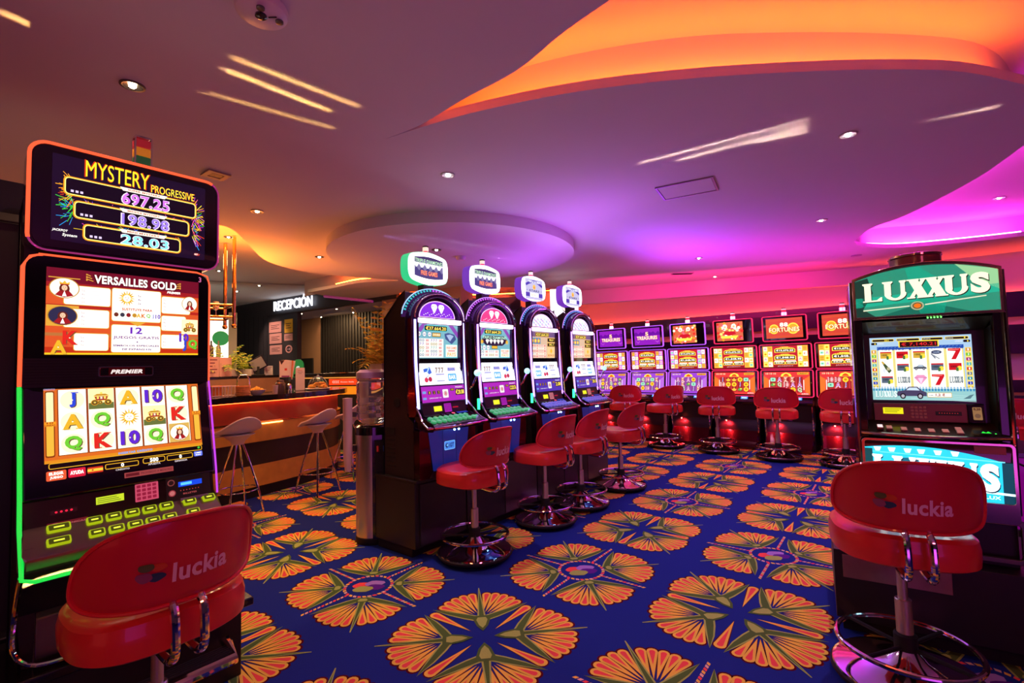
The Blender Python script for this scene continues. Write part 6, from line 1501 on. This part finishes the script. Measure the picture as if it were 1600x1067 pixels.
mb = MB(); pr_ = [(.03,.905),(.05,.915),(.095,.93),(.125,.96),(.128,1.0),(.120,1.01),(.128,1.02),(.128,1.06),(.120,1.07),(.128,1.08),(.128,1.12),(.122,1.135),(.128,1.15),(.128,1.25),(.118,1.262),(.128,1.275),(.128,1.30),(.10,1.335),(.001,1.34)]
mb.lathe(pr_, bt_, 36); mb.build('bottle', t)
mb = MB(); mb.lathe([(.129,1.285),(.130,1.30),(.128,1.33),(.10,1.352),(.001,1.355)], M('bottle_cap_mauve', (.55,.38,.48), .35), 32); mb.build('bottle_base_cap', t)
t2 = thing('cup_dispenser', 'pale tubular paper cup dispenser hanging at the left of the water cooler', 'cup dispenser', (cp[0]-.175, cp[1]-.09, .56), 0)
mb = MB(); mb.lathe([(.034,.10),(.036,.56),(.038,.57),(.001,.575)], M('tube_frosted', (.80,.58,.50), .35, trans=.15), 24); mb.build('tube', t2)
mb = MB(); mb.lathe([(.022,0),(.036,.12),(.030,.12),(.018,.005),(.001,.005)], M('cup_paper', (.8,.6,.5), .6), 20); mb.build('paper_cup', t2)
mb = MB(); mb.box(.02,.06,.01,.05,.15,.20, gunmetal); mb.box(.02,.06,.01,.05,.42,.46, gunmetal); mb.build('clip', t2)

# ================================================================== ON THE CEILING
dl_n = M('downlight_rim', (.55,.5,.5), .3, .5); glow_w = M('downlight_bulb', (.9,.9,.9), .3, em=(1,.93,1), es=45); glow_a = M('downlight_bulb_warm', (.9,.9,.9), .3, em=(1,.72,.42), es=60)
def downlight(px, py, z, label, warm=False, power=10, r=.05, col=None, sp=True):
    p = atz(px, py, z); t = thing('downlight', label, 'ceiling light', (p.x, p.y, z), 0, 'recessed ceiling downlights')
    mb = MB(); mb.lathe([(r,-.001),(r,-.006),(r*.82,-.007),(r*.70,-.003)], dl_n if not warm else gunmetal, 28); mb.build('rim', t)
    mb = MB(); mb.lathe([(r*.70,-.0015),(.001,-.0015)], black_matt, 20); mb.build('well', t)
    mb = MB(); mb.ball((0,0,-.006), r*.30, glow_a if warm else glow_w, 12, .5); mb.build('bulb', t)
    if sp: s_ = spot('downlight_beam', (p.x, p.y, z-.03), col or ((1,.52,.28) if warm else (1,.52,.82)), power*3.3, 115, .8, .03)
    return t
DL = [(207,133,Z1,'warm downlight with a dark rim above the MYSTERY PROGRESSIVE display',True,12),(700,273,Z1,'downlight in the middle of the ceiling, above and behind the round drop disc',False,20),
 (1325,210,Z1,'downlight below the big leaf-shaped recess at the right',False,20),(1283,344,Z1,'downlight above the green LUXXUS sign, left of the magenta recess',False,16),
 (402,330,Z1,'downlight just right of the jackpot display',True,10),(499,401,Z1,'downlight left of the round drop disc',True,12),(1092,403,Z1,'small downlight above the 5 TREASURES machines',False,12),(1117,432,Z1,'farthest small downlight near the red back edge of the ceiling',False,8),
 (1561,309,Z3,'downlight in the magenta recess at the right edge',False,14),(357,370,Z2,'downlight in the orange recess beside the jackpot display',True,12),(342,423,Z2,'downlight in the orange recess over the brass shelf',True,12),(405,446,2.985,'downlight on the white ceiling over the bar',True,22),(370,455,2.985,'small downlight on the white ceiling by the brass shelf',True,8),(682,390,2.60,'downlight on the underside of the round drop disc',True,8)]
for a_ in DL: downlight(a_[0], a_[1], a_[2], a_[3], a_[4], a_[5])
for px, py, lb in ((471,490,'lobby downlight at the left of the reception opening'),(526,482.5,'bright starry lobby downlight in the middle of the reception opening'),(502,495,'dim lobby downlight left of the starry one'),(552,488,'dim lobby downlight at the right of the reception opening')):
    downlight(px, py, RB+.118 if True else 0, lb, True, 9 if 'bright' in lb else 5, .05)
# flat dark round fitting near magenta recess
p = atz(1338, 399, Z1); mb = MB(); mb.lathe([(.06,-.002),(.06,-.008),(.001,-.009)], M('fitting_violet', (.35,.2,.45), .4), 28); o = mb.build('ceiling_speaker'); o.location = (p.x, p.y, Z1); tag(o, 'flat round ceiling fitting under the left tip of the magenta recess', 'ceiling speaker')
# access hatch
c4 = [atz(x, y, Z1-.002) for x, y in ((1018,294),(1109,275.5),(1122,296),(1047.6,311.5))]
ctr = sum(c4, Vector())/4
t = thing('access_hatch', 'square access hatch in the ceiling, right of the round drop disc', 'hatch', (ctr.x, ctr.y, Z1))
ex = (c4[1]-c4[0]).normalized(); ang = math.atan2(ex.y, ex.x); L = (c4[1]-c4[0]).length; W_ = (c4[2]-c4[1]).length
t.rotation_euler.z = ang
mb = MB(); mb.frame([(-L/2,-W_/2),(L/2,-W_/2),(L/2,W_/2),(-L/2,W_/2)], [(-L/2+.015,-W_/2+.015),(L/2-.015,-W_/2+.015),(L/2-.015,W_/2-.015),(-L/2+.015,W_/2-.015)], -.010, -.001, M('hatch_frame', (.30,.22,.28), .4, .5), 'z'); mb.build('frame', t, smooth=False)
mb = MB(); mb.box(-L/2+.018, L/2-.018, -W_/2+.018, W_/2-.018, -.006, -.001, plaster); mb.build('panel', t, smooth=False)
# loudspeaker grille partly behind the jackpot display
c4 = [atz(x, y, Z1-.002) for x, y in ((313,272.6),(328,262.6),(363,272.6),(345,282.6))]; ctr = sum(c4, Vector())/4; ex = (c4[2]-c4[1]).normalized()
t = thing('ceiling_vent', 'square ceiling vent peeking out behind the top right corner of the jackpot display', 'vent', (ctr.x, ctr.y, Z1), math.atan2(ex.y, ex.x)); L = (c4[2]-c4[1]).length
mb = MB(); mb.frame([(-L/2,-L/2),(L/2,-L/2),(L/2,L/2),(-L/2,L/2)], [(-L/2+.03,-L/2+.03),(L/2-.03,-L/2+.03),(L/2-.03,L/2-.03),(-L/2+.03,L/2-.03)], -.012, -.001, M('vent_frame', (.35,.22,.2), .5), 'z'); mb.build('frame', t, smooth=False)
mb = MB()
for k in range(6): mb.box(-L/2+.03, L/2-.03, -L/2+.04+k*(L-.08)/6, -L/2+.05+k*(L-.08)/6, -.010, -.002, M('vent_dark', (.12,.06,.05), .5))
mb.build('slats', t, smooth=False)
p = atz(1066, 427, Z1); mb = MB(); mb.box(-.16,.16,-.05,.05,-.010,-.001, M('grille_pink', (.5,.35,.45), .5))
for k in range(5): mb.box(-.15,.15,-.04+k*.018,-.033+k*.018,-.013,-.010, black_matt)
o = mb.build('air_grille', smooth=False); o.location = (p.x, p.y, Z1); tag(o, 'narrow air grille far back in the ceiling above the violet-framed machine', 'air grille')
# smoke detector on the disc
p = atz(720, 401, 2.60); mb = MB(); mb.lathe([(.055,-.001),(.055,-.022),(.045,-.04),(.001,-.042)], M('detector_white', (.75,.6,.66), .5), 28); o = mb.build('smoke_detector'); o.location = (p.x, p.y, 2.60); tag(o, 'round smoke detector on the underside of the drop disc', 'smoke detector')
# surveillance camera
p = atz(409, 10, Z1)
t = thing('ceiling_camera', 'white domed surveillance camera cut by the top edge of the picture', 'camera', (p.x, p.y, Z1))
mb = MB(); mb.lathe([(.086,-.001),(.090,-.012),(.086,-.030),(.060,-.048),(.001,-.052)], M('camera_white', (.75,.66,.68), .4), 36); mb.build('housing', t)
for a_, r_ in ((-1.15,.062),(.25,.06)):
    mb = MB(); mb.lathe([(.014,0),(.014,.006),(.009,.008),(.001,.008)], gunmetal, 18); o = mb.build('side_lens', t); o.location = (r_*math.cos(a_), r_*math.sin(a_), -.048); o.rotation_euler.x = PI
mb = MB(); mb.lathe([(.020,-.048),(.020,-.056),(.012,-.062),(.001,-.063)], M('lens_black', (.01,.01,.012), .05, coat=1), 24, (.008,-.02)); mb.build('lens', t)
mb = MB(); mb.box(.03,.06,-.012,-.009,-.053,-.0495, black_matt); mb.build('slot', t)
# wall lamps: the slim purple fitting under the soffit
pa, pb2 = atY(507, 463, 8.0), atY(582, 471, 7.4)
mb = MB(); mb.tube([pa, pb2], .022, M('fitting_plum', (.25,.05,.2), .3, .5, em=(.3,.02,.2), es=.25), 8); o = mb.build('tube_fitting'); tag(o, 'slim plum-coloured bar fitting under the soffit, right of the reception letters', 'light fitting')
# added fill lights with no fixtures, for the bar, notices and lobby
area('bar_recess_fill', (-3.4, 5.4, 2.3), (-3.3, 5.2, 3.0), 1.2, (1, .22, .02), 45, 1.2)  # added orange uplight filling the recess
area('bar_down_fill', (-3.9, 6.6, 2.9), (-3.6, 6.6, 0), .9, (1, .60, .28), 45, .9)
spot('notice_fill', (RT @ Vector((t1+.3, -.9, 2.6))).to_tuple(), (1,.6,.45), 40, 70, .6, .04, target=(RT @ Vector((t1+.3, .4, 1.7))).to_tuple())  # added spot to brighten the notices, no lamp hangs here
area('lobby_fill', (RT @ Vector((rdepth(490,.8), .8, RB))).to_tuple(), (RT @ Vector((rdepth(490,.8), 1.4, 0))).to_tuple(), .8, (1, .60, .28), 55, .8)  # added to light the tan wall; the lobby downlights are separate
# wall picture with a face between the two last signs
t = thing('lit_sign_stand', 'white lit sign with a pale face, seen between the two farthest arched machine signs', 'sign', (.80, 7.2, 0), -.1)
mb = MB(); mb.box(-.21,.21,-.03,.03,2.05,2.50, M('face_sign_box', (.8,.8,.8), .4, em=(.9,.88,1), es=1.3)); mb.build('light_box', t, bevel=.01)
mb = MB(); A = Art(mb, (-.2,-.0305,2.49), (.4,0,0), (0,0,-.43), 200, 215); A.disc(120,110,44,E((60,50,60),.8),1,ry=70); A.disc(112,116,34,E((245,225,215),1.3),2,ry=52)
for sx in (98,126): A.disc(sx,106,5,E((40,30,40)),3,ry=3)
A.rect(104,142,122,146,E((200,80,90)),3); mb.build('face_print', t, smooth=False)
mb = MB(); mb.box(-.03,.03,-.02,.02,.02,2.05, black_satin); mb.box(-.2,.2,-.2,.2,0,.02, black_satin); mb.build('stand', t)

spot('bar_front_fill', (-1.7, 5.3, 2.64), (1, .50, .16), 110, 75, .8, .04, target=(-2.8, 5.7, .45))  # added spot brightening the bar front, without a fitting
spot('fern_fill', (-3.2, 6.4, 2.9), (1, .72, .40), 50, 70, .7, .04, target=(-3.5, 7.4, 1.4))  # added spot on the ferns, without a fitting
# ceiling streaks, each cast by its own added uplight
warm_ = (1, .50, .16); pale_ = (1, .62, .50)
for a_, b_, wd_, cc, pw in (((60,-10),(236,52),.02,warm_,2.2),((120,-20),(240,34),.03,warm_,1.0),((0,18),(225,116),.010,warm_,1.0),((222,113),(258,126),.010,warm_,1.2),((258,126),(520,200),.008,warm_,.6),
        ((338,103),(512,172),.010,warm_,1.2),((365,90),(560,166),.014,warm_,.7),((1000,255),(1330,168),.02,pale_,1.6),((1060,250),(1420,155),.03,pale_,2.2),((1180,222),(1600,138),.03,pale_,2.6),((1300,215),(1560,165),.05,pale_,1.8),
        ((640,350),(870,392),.02,(.7,.6,1),.9),((600,352),(840,402),.03,(.55,.3,1),1.0)):
    streak_light(a_, b_, wd_, cc, pw)
